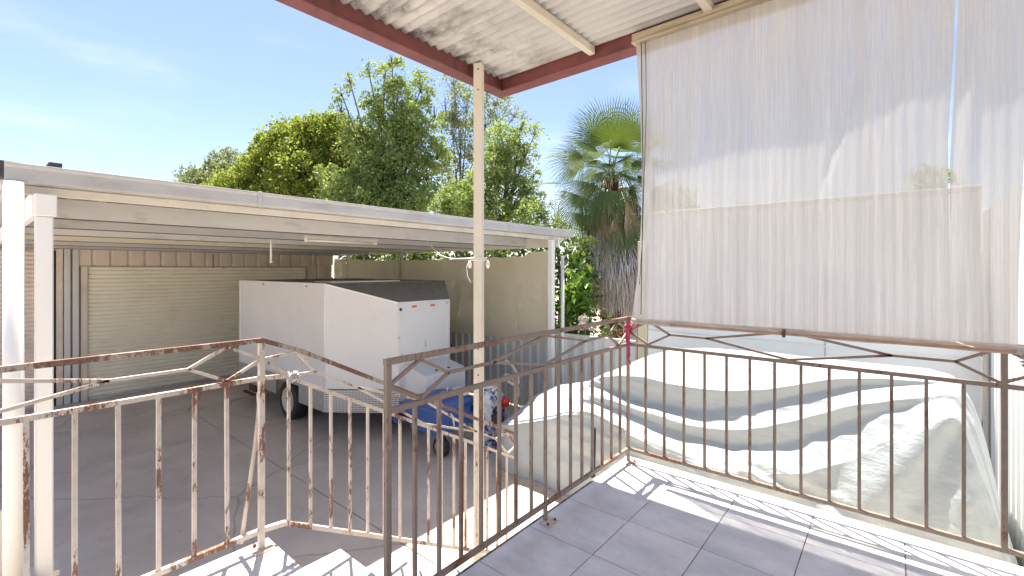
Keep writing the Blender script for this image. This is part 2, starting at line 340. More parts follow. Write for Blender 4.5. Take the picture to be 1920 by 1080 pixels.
class MB:
    def __init__(s): s.v = []; s.f = []; s.sm = []
    def add(s, vs, fs, smooth=False):
        n = len(s.v); s.v += [tuple(p) for p in vs]; s.f += [tuple(i + n for i in f) for f in fs]; s.sm += [smooth] * len(fs); return s
    def box(s, a, b):
        x0, y0, z0 = a; x1, y1, z1 = b
        if x0 > x1: x0, x1 = x1, x0
        if y0 > y1: y0, y1 = y1, y0
        if z0 > z1: z0, z1 = z1, z0
        v = [(x0, y0, z0), (x1, y0, z0), (x1, y1, z0), (x0, y1, z0), (x0, y0, z1), (x1, y0, z1), (x1, y1, z1), (x0, y1, z1)]
        return s.add(v, [(0, 3, 2, 1), (4, 5, 6, 7), (0, 1, 5, 4), (1, 2, 6, 5), (2, 3, 7, 6), (3, 0, 4, 7)])
    def bbox(s, a, b, e=0.004):
        """box with chamfered vertical and horizontal edges"""
        x0, y0, z0 = [min(p, q) for p, q in zip(a, b)]; x1, y1, z1 = [max(p, q) for p, q in zip(a, b)]
        e = min(e, (x1 - x0) / 3, (y1 - y0) / 3, (z1 - z0) / 3)
        ring = lambda z, i: [(x0 + i, y0 + e + i * 0, z), (x0 + e, y0 + i, z), (x1 - e, y0 + i, z), (x1 - i, y0 + e, z), (x1 - i, y1 - e, z), (x1 - e, y1 - i, z), (x0 + e, y1 - i, z), (x0 + i, y1 - e, z)]
        v = []
        for z, i in ((z0, e), (z0 + e, 0), (z1 - e, 0), (z1, e)): v += ring(z, i * 0.98)
        f = [tuple(range(7, -1, -1)), tuple(range(24, 32))]
        for r in range(3):
            for k in range(8): f.append((r * 8 + k, r * 8 + (k + 1) % 8, r * 8 + 8 + (k + 1) % 8, r * 8 + 8 + k))
        return s.add(v, f)
    def bar(s, p, q, w, h=None, up=(0, 0, 1)):
        """square bar from p to q, width w (sideways), h (along up)"""
        h = h or w; p = Vector(p); q = Vector(q); d = (q - p).normalized(); up = Vector(up)
        if abs(d.dot(up)) > 0.98: up = Vector((1, 0, 0))
        side = d.cross(up).normalized(); u2 = side.cross(d).normalized()
        v = []
        for c in (p, q):
            for a, b in ((-1, -1), (1, -1), (1, 1), (-1, 1)): v.append(c + side * a * w / 2 + u2 * b * h / 2)
        return s.add(v, [(0, 3, 2, 1), (4, 5, 6, 7), (0, 1, 5, 4), (1, 2, 6, 5), (2, 3, 7, 6), (3, 0, 4, 7)])
    def tube(s, pts, r, n=8, cap=True):
        pts = [Vector(p) for p in pts]; rs = r if isinstance(r, (list, tuple)) else [r] * len(pts)
        v = []; f = []; ref = Vector((0.3, 0.2, 1)).normalized()
        for i, p in enumerate(pts):
            d = (pts[min(i + 1, len(pts) - 1)] - pts[max(i - 1, 0)]).normalized()
            a = d.cross(ref)
            if a.length < 0.05: a = d.cross(Vector((1, 0, 0)))
            a.normalize(); b = d.cross(a).normalized()
            for k in range(n):
                t = 2 * math.pi * k / n; v.append(p + (a * math.cos(t) + b * math.sin(t)) * rs[i])
        for i in range(len(pts) - 1):
            for k in range(n): f.append((i * n + k, i * n + (k + 1) % n, (i + 1) * n + (k + 1) % n, (i + 1) * n + k))
        if cap: f.append(tuple(range(n))[::-1]); f.append(tuple(range((len(pts) - 1) * n, len(pts) * n)))
        return s.add(v, f, True)
    def prism(s, poly, ext):
        """closed polygon (3-D points) extruded by vector ext"""
        n = len(poly); e = Vector(ext); v = [Vector(p) for p in poly] + [Vector(p) + e for p in poly]
        f = [tuple(range(n))[::-1], tuple(range(n, 2 * n))] + [(i, (i + 1) % n, (i + 1) % n + n, i + n) for i in range(n)]
        return s.add(v, f)
    def lathe(s, c, axis, prof, n=24):
        """prof: (radius, along axis); axis 'x','y','z'"""
        v = []; f = []
        for r, h in prof:
            for k in range(n):
                t = 2 * math.pi * k / n; a, b = r * math.cos(t), r * math.sin(t)
                p = {'x': (h, a, b), 'y': (b, h, a), 'z': (a, b, h)}[axis]
                v.append((c[0] + p[0], c[1] + p[1], c[2] + p[2]))
        for i in range(len(prof) - 1):
            for k in range(n): f.append((i * n + k, i * n + (k + 1) % n, (i + 1) * n + (k + 1) % n, (i + 1) * n + k))
        f.append(tuple(range(n))[::-1]); f.append(tuple(range((len(prof) - 1) * n, len(prof) * n)))
        return s.add(v, f, True)
    def grid(s, fn, nu, nv, smooth=True):
        v = [fn(i / nu, j / nv) for j in range(nv + 1) for i in range(nu + 1)]
        f = [(j * (nu + 1) + i, j * (nu + 1) + i + 1, (j + 1) * (nu + 1) + i + 1, (j + 1) * (nu + 1) + i) for j in range(nv) for i in range(nu)]
        return s.add(v, f, smooth)
    def build(s, name, mat, parent=None, origin=None, **kw):
        a = np.array([tuple(p) for p in s.v], dtype=float)
        if origin is None:
            lo = a.min(0); hi = a.max(0); origin = ((lo[0] + hi[0]) / 2, (lo[1] + hi[1]) / 2, lo[2])
        a = a - np.array(origin)
        me = bpy.data.meshes.new(name); me.from_pydata([tuple(p) for p in a], [], s.f)
        me.polygons.foreach_set('use_smooth', s.sm)
        me.materials.append(M[mat] if isinstance(mat, str) else mat)
        import bmesh
        bm = bmesh.new(); bm.from_mesh(me)
        if len(bm.faces) < 20000 and not kw.get('open'): bmesh.ops.recalc_face_normals(bm, faces=bm.faces)
        bm.to_mesh(me); bm.free()
        o = bpy.data.objects.new(name, me)
        link(o, (origin[0], origin[1], origin[2] + K), parent)
        if kw.get('label') or kw.get('cat') or kw.get('kind') or kw.get('group'):
            tag(o, kw.get('label'), kw.get('cat'), kw.get('group'), kw.get('kind'))
        return o

def inst(src, world, parent, scale=None, rot=None):
    o = src.copy(); link(o, (world[0], world[1], world[2] + K), parent)
    if scale: o.scale = scale
    if rot: o.rotation_euler = rot
    return o

def rib_profile(a0, a1, pitch, rib, h, kind='trap'):
    """(position, height) pairs across a ribbed sheet"""
    pts = []
    if kind == 'sine':
        n = int(round((a1 - a0) / pitch * 8))
        return [(a0 + (a1 - a0) * i / n, h * math.cos(2 * math.pi * (a0 + (a1 - a0) * i / n) / pitch)) for i in range(n + 1)]
    p = math.floor(a0 / pitch) * pitch
    raw = []
    while p < a1 + pitch:
        raw += [(p, 0), (p + pitch - rib * 1.6, 0), (p + pitch - rib * 1.2, h), (p + pitch - rib * 0.4, h)]
        p += pitch
    raw = [(a, b) for a, b in raw if a0 - 1e-6 < a < a1 + 1e-6]
    if not raw or raw[0][0] > a0 + 1e-4: raw.insert(0, (a0, raw[0][1] if raw else 0))
    if raw[-1][0] < a1 - 1e-4: raw.append((a1, raw[-1][1]))
    return raw

def sheet(prof, place, e0, e1):
    """extrude a profile: place(a, h, e) -> point"""
    m = MB(); v = [place(a, h, e) for e in (e0, e1) for a, h in prof]; n = len(prof)
    m.add(v, [(i, i + 1, n + i + 1, n + i) for i in range(n - 1)], False); return m

# ------------------------------------------------------------------ ground
G = -2.45; F = -1.354
m = MB(); m.grid(lambda a, b: (-700 + 1400 * a, -700 + 1400 * b, G - 0.06), 20, 20, False)
ground = m.build('ground', 'bounce_ground', kind='structure', origin=(0, 0, G - 0.06))
m = MB(); m.box((-16, -6, G - 0.2), (4, 6.38, G - 0.022)); yard = m.build('yard_base', 'joint', kind='structure')
xs = [-15.9, -11.62, -9.65, -7.68, -5.71, -2.62, 0.74, 4]; ys = [-5.9, -3.2, -0.45, 2.51, 5.25, 6.36]
for i in range(len(xs) - 1):
    for j in range(len(ys) - 1):
        m = MB(); g = 0.005
        m.bbox((xs[i] + g, ys[j] + g, G - 0.1), (xs[i + 1] - g, ys[j + 1] - g, G + rnd.uniform(-0.003, 0.003)), 0.006)
        m.build('concrete_slab', CONC[(i * 2 + j * 3 + rnd.randint(0, 1)) % 3], yard)

# ------------------------------------------------------------------ porch floor, landing, steps
m = MB(); m.box((-1.50, -2.6, G), (3.4, 3.085, F - 0.008)); m.box((-2.43, -2.6, G), (-1.503, 0.985, F - 0.009))
porch = m.build('porch_floor', 'porch_edge', kind='structure')
t0 = None; S = 0.38; gx = -1.10; gy = 3.053
def tile(x0, y0, x1, y1, z, parent):
    m = MB(); m.bbox((x0 + 0.0022, y0 + 0.0022, z - 0.008), (x1 - 0.0022, y1 - 0.0022, z), 0.0015)
    return m.build('floor_tile', 'tile', parent)
def tile_proto(w, d):
    m = MB(); m.bbox((0.0022, 0.0022, -0.008), (w - 0.0022, d - 0.0022, 0), 0.0015); return m
proto = None
m = MB(); m.box((-1.495, -2.59, F - 0.008), (3.39, 3.078, F - 0.0045)); m.box((-2.425, -2.59, F - 0.009), (-1.498, 0.98, F - 0.0045)); m.build('grout_bed', 'grout', porch)
for i in range(-1, 12):
    for j in range(1, 15):
        x0 = gx + i * S; y1 = gy - (j - 1) * S
        if x0 < -1.48 - 0.01 or x0 + S > 3.4 or y1 - S < -2.6: continue
        if proto is None:
            proto = tile_proto(S, S).build('floor_tile', 'tile', porch, origin=(0, 0, 0)); proto.location = Vector((x0, y1 - S, F + K)) - WL[porch.name]
        else: inst(proto, (x0, y1 - S, F + rnd.uniform(-0.0006, 0.0006)), porch)
for i in range(3):                                            # landing tiles
    for j in range(7):
        x1 = -1.502 - i * S; x0 = max(x1 - S, -2.43)
        y1 = 0.984 - j * S
        if x1 - x0 < 0.05: continue
        tile(x0, y1 - S, x1, y1, F + 0.0005, porch)
m = MB(); m.bbox((-1.50, 3.056, F - 0.03), (3.39, 3.092, F + 0.001), 0.006); m.build('edge_trim', 'porch_edge', porch)
sx0, sx1 = -2.44, -1.52
treads = [(0.99, 1.37, -1.600), (1.37, 1.75, -1.815), (1.75, 2.13, -2.030), (2.13, 2.51, -2.245)]
m = MB()
for k, (a, b, z) in enumerate(treads): m.box((sx0 + 0.004, a + 0.002 - (0.0), G), (sx1, b - 0.002, z - 0.012))
steps = m.build('porch_steps', 'porch_edge', kind='structure')
for a, b, z in treads:
    for q in range(3):
        w_ = (sx1 - sx0) / 3
        m = MB(); m.bbox((sx0 + q * w_ + 0.002, a, z - 0.012), (sx0 + (q + 1) * w_ - 0.002, b + 0.012, z), 0.004); m.build('tread_tile', 'tile', steps)

# ------------------------------------------------------------------ railings
def bar_part(name, p, q, w, mat, parent, h=None, up=(0, 0, 1)):
    m = MB(); m.bar(p, q, w, h, up); return m.build(name, mat, parent)
RT, RM, RB = -0.342, -0.525, -1.262
rail = thing('balcony_railing', (-1.44, 3.0, F), 'bronze painted metal balcony railing with diamond pattern, turning the corner of the tiled porch', 'railing')
BR = 'bronze_rail'
def leg(fn, t0, t1, sp, skip):
    """fn(t, z) -> point"""
    bar_part('top_rail', fn(t0 - 0.013, RT), fn(t1 + 0.013, RT), 0.022, BR, rail)
    bar_part('middle_rail', fn(t0 + 0.011, RM), fn(t1 - 0.011, RM), 0.020, BR, rail)
    bar_part('bottom_rail', fn(t0 + 0.011, RB), fn(t1 - 0.011, RB), 0.020, BR, rail)
def pat(fn, top, mid, parent, mat, segs, w=0.013):
    for a, ha, b, hb in segs:
        za = mid(a) + (top(a) - mid(a)) * ha; zb = mid(b) + (top(b) - mid(b)) * hb
        bar_part('pattern_bar', fn(a, za), fn(b, zb), w, mat, parent)
def diamond(c, r=0.15): return [(c - r, .5, c, .93), (c, .93, c + r, .5), (c + r, .5, c, .07), (c, .07, c - r, .5)]
def kite(c, r=0.42): return [(c - r, .5, c, .93), (c, .93, c + r, .5), (c + r, .5, c, .07), (c, .07, c - r, .5)]
fa = lambda t, z: (-1.44, t, z)
fb = lambda t, z: (t, 3.0, z)
leg(fa, 1.004, 3.0, .125, ()); leg(fb, -1.44, 3.1, .13, ())
T_ = lambda y: RT; Mi = lambda y: RM
pat(fa, T_, Mi, rail, BR, diamond(1.155) + [(1.305, .5, 1.58, .5)] + kite(2.0) + [(2.42, .5, 2.70, .5)] + diamond(2.85))
pat(fb, T_, Mi, rail, BR, diamond(-1.29) + [(-1.14, .5, -.91, .5)] + kite(-.46, .45) + [(-.01, .5, .22, .5)] + diamond(.37) + [(.52, .5, .78, .5)] + kite(1.22, .44) + [(1.66, .5, 1.9, .5)] + diamond(2.05))
m = MB(); m.bar((0, 0, RB + 0.010), (0, 0, RM - 0.010), 0.0145, up=(0, 1, 0)); bal = m.build('baluster', BR, rail, origin=(0, 0, 0))
bal.location = Vector((-1.44, 1.004 + .125, K)) - WL[rail.name]
for k in range(2, 16): inst(bal, (-1.44, 1.004 + .12475 * k, 0), rail)
for k in range(1, 34):
    x = -1.44 + .13 * k
    if abs(x - .38) < .05: continue
    inst(bal, (x, 3.0, 0), rail)
for p, z0, w_ in (((-1.44, 1.004), F, 0.021), ((-1.44, 3.0), F, 0.019), ((.38, 3.0), RB, 0.021), ((2.1, 3.0), F, 0.022)):
    m = MB(); m.bar((p[0], p[1], z0), (p[0], p[1], RT - 0.013), w_, up=(0, 1, 0)); m.build('post', BR, rail)
m = MB(); m.bar((-1.44, 2.002, F), (-1.44, 2.002, RB - 0.01), 0.018, up=(0, 1, 0)); m.build('foot_post', BR, rail)
for x, y in ((-1.425, 2.002), (-1.425, 2.985), (-1.44, 1.004)):
    m = MB(); m.bbox((x - 0.028, y - 0.045, F + 0.001), (x + 0.04, y + 0.045, F + 0.007), 0.002); fp = m.build('foot_plate', 'rust_rail', rail)
    for dy in (-0.032, 0.032):
        m = MB(); m.tube([(x + .025, y + dy, F + 0.007), (x + .025, y + dy, F + 0.016)], 0.007, 6); m.build('bolt', 'rust_dark', fp)

XS = -2.35
srail = thing('stair_railing', (XS, 0.92, F), 'rusty cream painted metal railing along the landing and down the steps', 'railing')
fs = lambda t, z: (XS, t, z)
def st(y): return RT if y < .92 else (RT - .40 * (y - .92) if y < 1.1 else RT - .072 - .522 * (y - 1.1))
def sm_(y): return RM if y < .92 else (RM - .1 * (y - .92) if y < 1.03 else RM - .011 - .542 * (y - 1.03))
def sb(y): return RB if y < .92 else (RB - .1 * (y - .92) if y < 1.03 else RB - .011 - .572 * (y - 1.03))
Y0 = -1.6
for nm, fnc, w_, yl in (('top_rail', st, .022, [Y0, .92, 1.1, 2.864]), ('middle_rail', sm_, .020, [Y0, .92, 1.03, 2.864]), ('bottom_rail', sb, .022, [Y0, .92, 1.03, 2.75])):
    for a, b in zip(yl, yl[1:]): bar_part(nm, fs(a, fnc(a)), fs(b, fnc(b)), w_, 'rust_rail_top' if nm == 'top_rail' else 'rust_rail', srail)
pat(fs, st, sm_, srail, 'rust_rail', diamond(.769) + [(.36, .5, .615, .5)] + kite(-.07, .43) + [(-.78, .5, -.5, .5)] + [(.925, .5, 1.09, .93), (1.09, .93, 1.19, .5), (1.19, .5, 1.045, .06), (1.045, .06, .925, .5)] + [(1.19, .5, 1.435, .5)] + kite(1.92, .485) + [(2.41, .5, 2.62, .5)] + [(2.62, .5, 2.745, .93), (2.745, .93, 2.858, .5), (2.858, .5, 2.755, .07), (2.755, .07, 2.62, .5)], .013)
for y in [.139 - .127 * k for k in range(0, 13)] + [.262, .389, .516, .642, .771]:
    wv = .0155
    m = MB(); m.bar((XS + rnd.uniform(-.002, .002), y, sb(y) + .01), (XS, y + rnd.uniform(-.003, .003), sm_(y) - .01), wv, up=(0, 1, 0)); m.build('baluster', 'rust_rail', srail)
for k in range(16):
    y = 1.049 + .1131 * k
    if y > 2.75: break
    m = MB(); m.bar((XS, y, sb(y) + .008), (XS, y, sm_(y) - .008), .0135, up=(0, 1, 0)); m.build('baluster', 'rust_rail', srail)
m = MB(); m.bar((XS, .919, F), (XS, .919, RT - .0115), .0245, up=(0, 1, 0)); m.build('post', 'rust_rail', srail)
m = MB(); m.bar((XS, .0, F), (XS, .0, RM), .02, up=(0, 1, 0)); m.build('post', 'rust_rail', srail)
m = MB(); m.bar((XS, 2.745, sb(2.745)), (XS, 2.745, G), .022, up=(0, 1, 0)); m.build('post', 'rust_rail', srail)
m = MB(); m.bar((XS, 2.862, sm_(2.864)), (XS, 2.862, st(2.864)), .018, up=(0, 1, 0)); m.build('end_bar', 'rust_rail', srail)
m = MB(); m.bbox((XS - .05, .875, F + .001), (XS + .045, .965, F + .009), .002); fp = m.build('foot_plate', 'rust_rail', srail)
m = MB(); m.tube([(XS - .03, .90, F + .009), (XS - .03, .90, F + .022)], .008, 6); m.build('bolt', 'rust_dark', fp)
m = MB(); m.tube([(XS - .025, .917, -.60), (XS - .022, .915, -.68), (XS - .028, .90, -.86), (XS - .03, .84, -1.30)], .011, 4); m.build('loose_brace', 'rust_rail', srail)

# wire knot and pink ribbon
m = MB()
for k in range(7):
    a0 = rnd.uniform(0, 6.28); pts = []
    for q in range(14):
        a = a0 + q * 0.75; r = .022 + .006 * math.sin(q * 1.7 + k)
        pts.append((XS + r * math.cos(a) * (.9), 1.075 + (q - 7) * .004 + .008 * math.sin(k), -.545 + r * math.sin(a)))
    m.tube(pts, .0035, 5)
m.tube([(XS + .02, 1.08, -.53), (XS + .03, 1.10, -.50), (XS + .025, 1.105, -.47), (XS + .02, 1.095, -.45)], .003, 5)
tag(m.build('wire_knot', 'galv'), 'twisted pale wire knotted round the rusty stair railing near its bend', 'wire')
rb = thing('ribbon', (-1.44, 3.0, -.52), 'faded pink ribbon tied round the corner post of the balcony railing', 'ribbon')
for k in range(5):
    pts = []
    for q in range(14):
        a = q / 13 * 2 * math.pi; pts.append((-1.44 + .026 * math.cos(a), 3.0 + .026 * math.sin(a), -.42 + (k - 2) * .012 + .006 * math.sin(2 * a + k)))
    m = MB(); m.tube(pts, .006, 5); m.build('wrap', 'pink', rb)
def strand(pts, w0):
    m = MB(); pts = [Vector(p) for p in pts]; v = []
    for i, p in enumerate(pts):
        tw = .5 * math.sin(i * 1.1); s_ = Vector((.77 * math.cos(tw), .64, .25 * math.sin(tw))).normalized() * w0 * (1 - .3 * i / len(pts)); v += [p - s_, p + s_]
    m.add(v, [(2 * i, 2 * i + 1, 2 * i + 3, 2 * i + 2) for i in range(len(pts) - 1)], True); return m.build('ribbon_end', 'pink', rb)
bx, by = -1.425, 2.965
strand([(bx, by, -.42), (bx - .005, by - .01, -.48), (bx + .008, by, -.55), (bx + .005, by - .01, -.62), (bx + .02, by, -.66)], .010)
strand([(bx, by, -.42), (bx + .012, by - .01, -.47), (bx + .002, by, -.53), (bx + .016, by - .01, -.60)], .010)
strand([(bx, by, -.42), (bx - .03, by - .03, -.39), (bx - .065, by - .05, -.365)], .008)
strand([(bx, by, -.42), (bx - .04, by - .03, -.42), (bx - .06, by - .05, -.45), (bx - .03, by - .05, -.475)], .007)
strand([(bx, by, -.42), (bx + .035, by + .01, -.385), (bx + .08, by + .01, -.37), (bx + .05, by + .01, -.40)], .008)
strand([(bx, by, -.42), (bx + .01, by, -.37), (bx - .005, by, -.345), (bx + .02, by, -.33)], .010)

# ------------------------------------------------------------------ porch roof
roof = thing('porch_roof', (-2.53, 2.6, G), 'porch roof of pale corrugated sheets on maroon beams and one cream post', 'roof')
def beam(a, b, name='edge_beam', mat='maroon'):
    m = MB(); m.bbox(a, b, .004); return m.build(name, mat, roof)
ZB = 1.52
beam((-2.685, -1.3, ZB), (-2.568, 3.055, ZB + .018), 'edge_beam')
beam((-2.685, -1.3, ZB + .0182), (-2.590, 3.055, ZB + .15), 'edge_beam')
beam((-2.567, 2.937, ZB + .0005), (3.6, 3.055, ZB + .0175))
beam((-2.589, 2.958, ZB + .0178), (3.6, 3.055, ZB + .15))
for k, x in enumerate((-1.69, -.865, -.04, .79, 1.62, 2.45)):
    m = MB(); m.bbox((x - .024, -1.3, 1.565), (x + .024, 2.935, 1.621), .003); m.build('rafter', 'post_cream', roof)
y = 2.957; PIT = .0762; SW = PIT * 10
while y > -1.3:
    y0 = max(y - SW, -1.3)
    prof = rib_profile(y0 - .02, y, PIT, 0, .0105, 'sine'); lift = .001 * (int(y * 10) % 2)
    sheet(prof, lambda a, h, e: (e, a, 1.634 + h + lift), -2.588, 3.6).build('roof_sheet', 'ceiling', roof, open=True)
    y = y0
m = MB(); m.bbox((-2.60, -1.3, 1.652), (3.6, 3.0, 1.662), .001); m.build('roof_top_sheet', 'roof_metal', roof)
m = MB(); m.bar((-2.515, 2.60, G), (-2.515, 2.60, 1.618), .066, up=(.9, .45, 0)); post = m.build('roof_post', 'post_cream', roof)
for z in (1.56, 1.40, -.62, -.82):
    m = MB(); m.tube([(-2.485, 2.56, z), (-2.478, 2.553, z)], .006, 6); m.build('bolt', 'dark_steel', post)

# ------------------------------------------------------------------ blind
M['head_rail_paint'] = basic('head_rail_paint', (0.44, 0.375, 0.27, 1), 0.5, var=0.2, vscale=5, dirt=(0.14, 0.10, 0.07, 1), dscale=12, dlo=0.5, dhi=0.7, damt=0.7, stretch=(.4, 1, 3))
blind = thing('outdoor_blind', (-.46, 2.95, -.35), 'pale see-through shade cloth blind hanging from the maroon beam down to the railing', 'blind')
m = MB(); m.bbox((-1.362, 2.888, 1.545), (2.2, 2.936, 1.590), .004); m.build('head_rail', 'head_rail_paint', blind)
m = MB(); m.bbox((-1.362, 2.880, 1.522), (2.2, 2.934, 1.541), .004); m.build('head_rail_lip', 'head_rail_paint', blind)
def bl_left(t): return -1.345 + .045 * math.sin(math.pi * t) ** 1.2 - .035 * t ** 6
def r1(t):
    return .245 - .03 * t if t < 0.99 else .22
ZT, ZL = 1.524, -.345
def blind_surface(xl, xr, yoff, seed, zt=ZT):
    def fn(a, b):
        x = xl(b) + (xr(b) - xl(b)) * a
        z0 = zt + (ZL - zt) * b
        n = mn.noise(Vector((x * 2.0, b * 1.1, seed))) * .030 * math.sin(math.pi * min(1, b * 1.15 + .05))
        fold = .0020 * math.sin(x * 38 + 6 * mn.noise(Vector((x * 1.7, 0, seed + 2))) + 2.2 * mn.noise(Vector((x * 3, b * .7, seed + 4)))) * (0.4 + 0.6 * b) + .0015 * math.sin(x * 133 + seed + 2 * mn.noise(Vector((x * 8, b, seed))))
        edge = .035 * math.exp(-((a * (xr(.5) - xl(.5)) - .05) / .035) ** 2) * math.sin(math.pi * min(b + .1, 1))
        d1 = -.014 * math.exp(-((x - (-.62 + .50 * (1 - b) * 1.0 + .12)) / .018) ** 2) * (1 if .25 < b < .62 else 0) * math.sin((b - .25) / .37 * math.pi if .25 < b < .62 else 0)
        return (x, 2.925 + yoff + n + fold + edge * .6 + d1, z0)
    return fn
m = MB(); m.grid(blind_surface(bl_left, lambda t: .222 - .03 * min(1, max(0, (t - .0) / .5)) ** 1.5 + .02 * max(0, t - .5), 0, 3.1), 380, 64); m.build('blind_sheet', 'blind_cloth', blind, open=True)
m = MB(); m.grid(blind_surface(lambda t: .238 - .04 * min(1, t / .55), lambda t: .425 + .012 * math.sin(5 * t), .012, 9.4), 90, 64); m.build('blind_sheet', 'blind_cloth', blind, open=True)
# rolled hems top and bottom, bottom bar
m = MB(); m.grid(lambda a, b: (-1.335 + 1.75 * a, 2.935 + .004 * math.sin(a * 160), ZT - .075 * b), 200, 3); m.build('top_hem', 'blind_hem', blind, open=True)
def hem(a, b):
    t = b * 2 * math.pi; r = .020 + .004 * mn.noise(Vector((a * 9, b, 2)))
    return (-1.375 + 1.81 * a, 2.925 + r * 1.0 * math.cos(t), -.348 + r * math.sin(t) + .006 * mn.noise(Vector((a * 5, 0, 7))))
m = MB(); m.grid(hem, 160, 10); m.build('bottom_hem', 'blind_hem', blind, open=True)
m = MB(); m.tube([(-1.1 + .05 * k, 2.899 + .003 * math.sin(k), -.352 - .00 * k) for k in range(31)], .011, 8); m.build('bottom_bar', basic('bar_wood', (0.36, 0.235, 0.165, 1), .5, var=.3, vscale=9), blind)
m = MB(); m.tube([(-1.30, 2.905, ZT), (-1.285, 2.90, .6), (-1.30, 2.90, -.30)], .0028, 5); m.build('cord', 'dark_steel', blind)
m = MB(); m.tube([(-1.27, 2.905, ZT), (-1.262, 2.90, 1.1), (-1.29, 2.90, .2), (-1.31, 2.90, -.1)], .0022, 5); m.build('cord', 'dark_steel', blind)
m = MB(); m.lathe((-.468, 2.90, -.352), 'x', [(.012, -.008), (.024, -.006), (.024, .006), (.012, .008)], 12); m.build('tie_ring', 'dark_steel', blind)
m = MB(); m.tube([(0.43 + .010 * math.cos(k * 1.9), 2.925 + .012 * math.sin(k * 1.9), -.42 + k * .0045) for k in range(18)], .0035, 5); m.build('tie_rope', 'wall_frame', blind)

# ------------------------------------------------------------------ carport
CX = -4.28
car = thing('carport', (CX, 3.3, G), 'long flat white carport with grey gutter and exposed steel purlins', 'carport')
def cp(name, a, b, mat, e=.004): m = MB(); m.bbox(a, b, e); return m.build(name, mat, car)
# quad gutter, in two lengths
def gutter(y0, y1):
    pr = [(0.10, 0.0), (0.0, 0.006), (-0.006, .02), (-0.004, .095), (-0.014, .112), (-0.014, .124), (0.004, .128), (0.008, .118), (.004, .10), (.008, .015), (.10, .010)]
    m = MB(); v = [(CX - dx, y, .553 + dz) for y in (y0, y1) for dx, dz in pr]; n = len(pr)
    m.add(v, [(i, i + 1, n + i + 1, n + i) for i in range(n - 1)] + [tuple(range(n)), tuple(range(2 * n - 1, n - 1, -1))]); return m.build('gutter', 'gutter_paint', car)
gutter(.156, 1.650); gutter(1.666, 5.05); gutter(5.062, 6.79)
for yj in (1.642, 5.040):
    m = MB(); m.bbox((CX + .004, yj, .550), (CX + .017, yj + .035, .684), .003); m.build('gutter_joint', 'gutter_paint', car)
cp('fascia', (CX - .11, .20, .493), (CX - .075, 6.60, .552), 'cream_trim')
for k, x in enumerate((-5.02, -6.10, -7.25, -8.55, -9.95, -11.30)):
    z0 = .405 - (.006 * k)
    m = MB(); m.prism([(x, .34, z0), (x, .34, z0 + .15), (x - .06, .34, z0 + .15), (x - .06, .34, z0 + .145), (x - .004, .34, z0 + .143), (x - .004, .34, z0 + .006), (x - .065, .34, z0 + .006), (x - .065, .34, z0)], (0, 6.05, 0))
    pu = m.build('purlin', PUR[k], car)
    m = MB(); m.box((x - .0655, .345, z0 - .006), (x - .002, 6.38, z0 - .0005)); m.build('shade_strip', 'seam_shadow', pu)  # dark strip standing in for the shade line below each purlin
yy = .17
while yy < 6.7:
    y1 = min(yy + .76, 6.72)
    sheet(rib_profile(yy, y1 + .02, .19, .035, .028), lambda a, h, e: (e, a, .565 + h + .001 * (int(yy * 10) % 2)), CX - .02, -11.6).build('roof_sheet', 'roof_metal', car, open=True)
    yy += .76
cp('edge_beam', (CX - .12, .285, .36), (-11.5, .325, .53), 'white_paint')
m = MB(); m.bbox((CX - .06, 6.40, .378), (-11.4, 6.44, .555), .004); m.build('edge_beam', 'purlin_paint', car)
cp('post', (CX - .045, .288, G), (CX + .045, .372, .347), 'white_paint', .008)
cp('post_cap', (CX - .052, .282, .3475), (CX + .055, .388, .492), 'white_paint', .006)
cp('post', (CX - .09, 6.14, G), (CX, 6.225, .49), 'white_paint', .008)
for u, (x, yq) in enumerate(((-8.6, 6.37), (-10.85, 6.37))): cp('post', (x - .035, yq - .035, G), (x + .035, yq + .03, .40), 'galv' if u == 0 else 'cream_trim', .005)
m = MB(); m.tube([(CX + .03, .195, G), (CX + .03, .195, .552)], .048, 20); m.build('downpipe', 'white_paint', car)
m = MB(); m.tube([(CX + .03, 6.40, G), (CX + .03, 6.40, .20)], .030, 14); m.build('downpipe', 'white_paint', car)
m = MB(); m.tube([(CX + .03, 6.40, .20), (CX + .03, 6.40, .232)], .034, 14); m.build('pipe_cap', 'white_paint', car)

fl = thing('light_fitting', (-5.79, 3.3, .40), 'long cream fluorescent batten light under the carport purlins', 'light fitting')
m = MB(); m.bbox((-5.83, 2.79, .395), (-5.745, 3.84, .44), .004); m.build('housing', 'cream_trim', fl)
m = MB(); m.tube([(-5.785, 2.83, .377), (-5.785, 3.80, .377)], .013, 12); m.build('tube', 'white_paint', fl)
for yq in (2.805, 3.825): m = MB(); m.bbox((-5.81, yq - .012, .358), (-5.762, yq + .012, .396), .003); m.build('lamp_holder', 'white_paint', fl)
pd = thing('hanging_conduit', (-6.38, 2.62, .1), 'thin white conduit hanging down from a carport purlin', 'conduit')
m = MB(); m.tube([(-6.38, 2.617, .50), (-6.38, 2.617, .12)], .013, 10); m.build('pipe', 'purlin_paint', pd)
m = MB(); m.tube([(-6.38, 2.617, .13), (-6.38, 2.617, .09)], .017, 10); m.build('coupling', 'purlin_paint', pd)
m = MB(); m.tube([(-6.38, 2.630, .30), (-6.36, 2.66, .29), (-6.36, 2.68, .30)], .006, 6); m.build('hook', 'galv', pd)
ch = MB(); zc = .33
while zc > .06:
    ch.tube([(-11.40, 3.47, zc), (-11.40, 3.485, zc - .012), (-11.40, 3.47, zc - .024)], .005, 4); ch.tube([(-11.40, 3.47, zc), (-11.40, 3.455, zc - .012), (-11.40, 3.47, zc - .024)], .005, 4); zc -= .024
tag(ch.build('door_chain', 'dark_steel'), 'short rusty chain hanging above the roller door', 'chain')
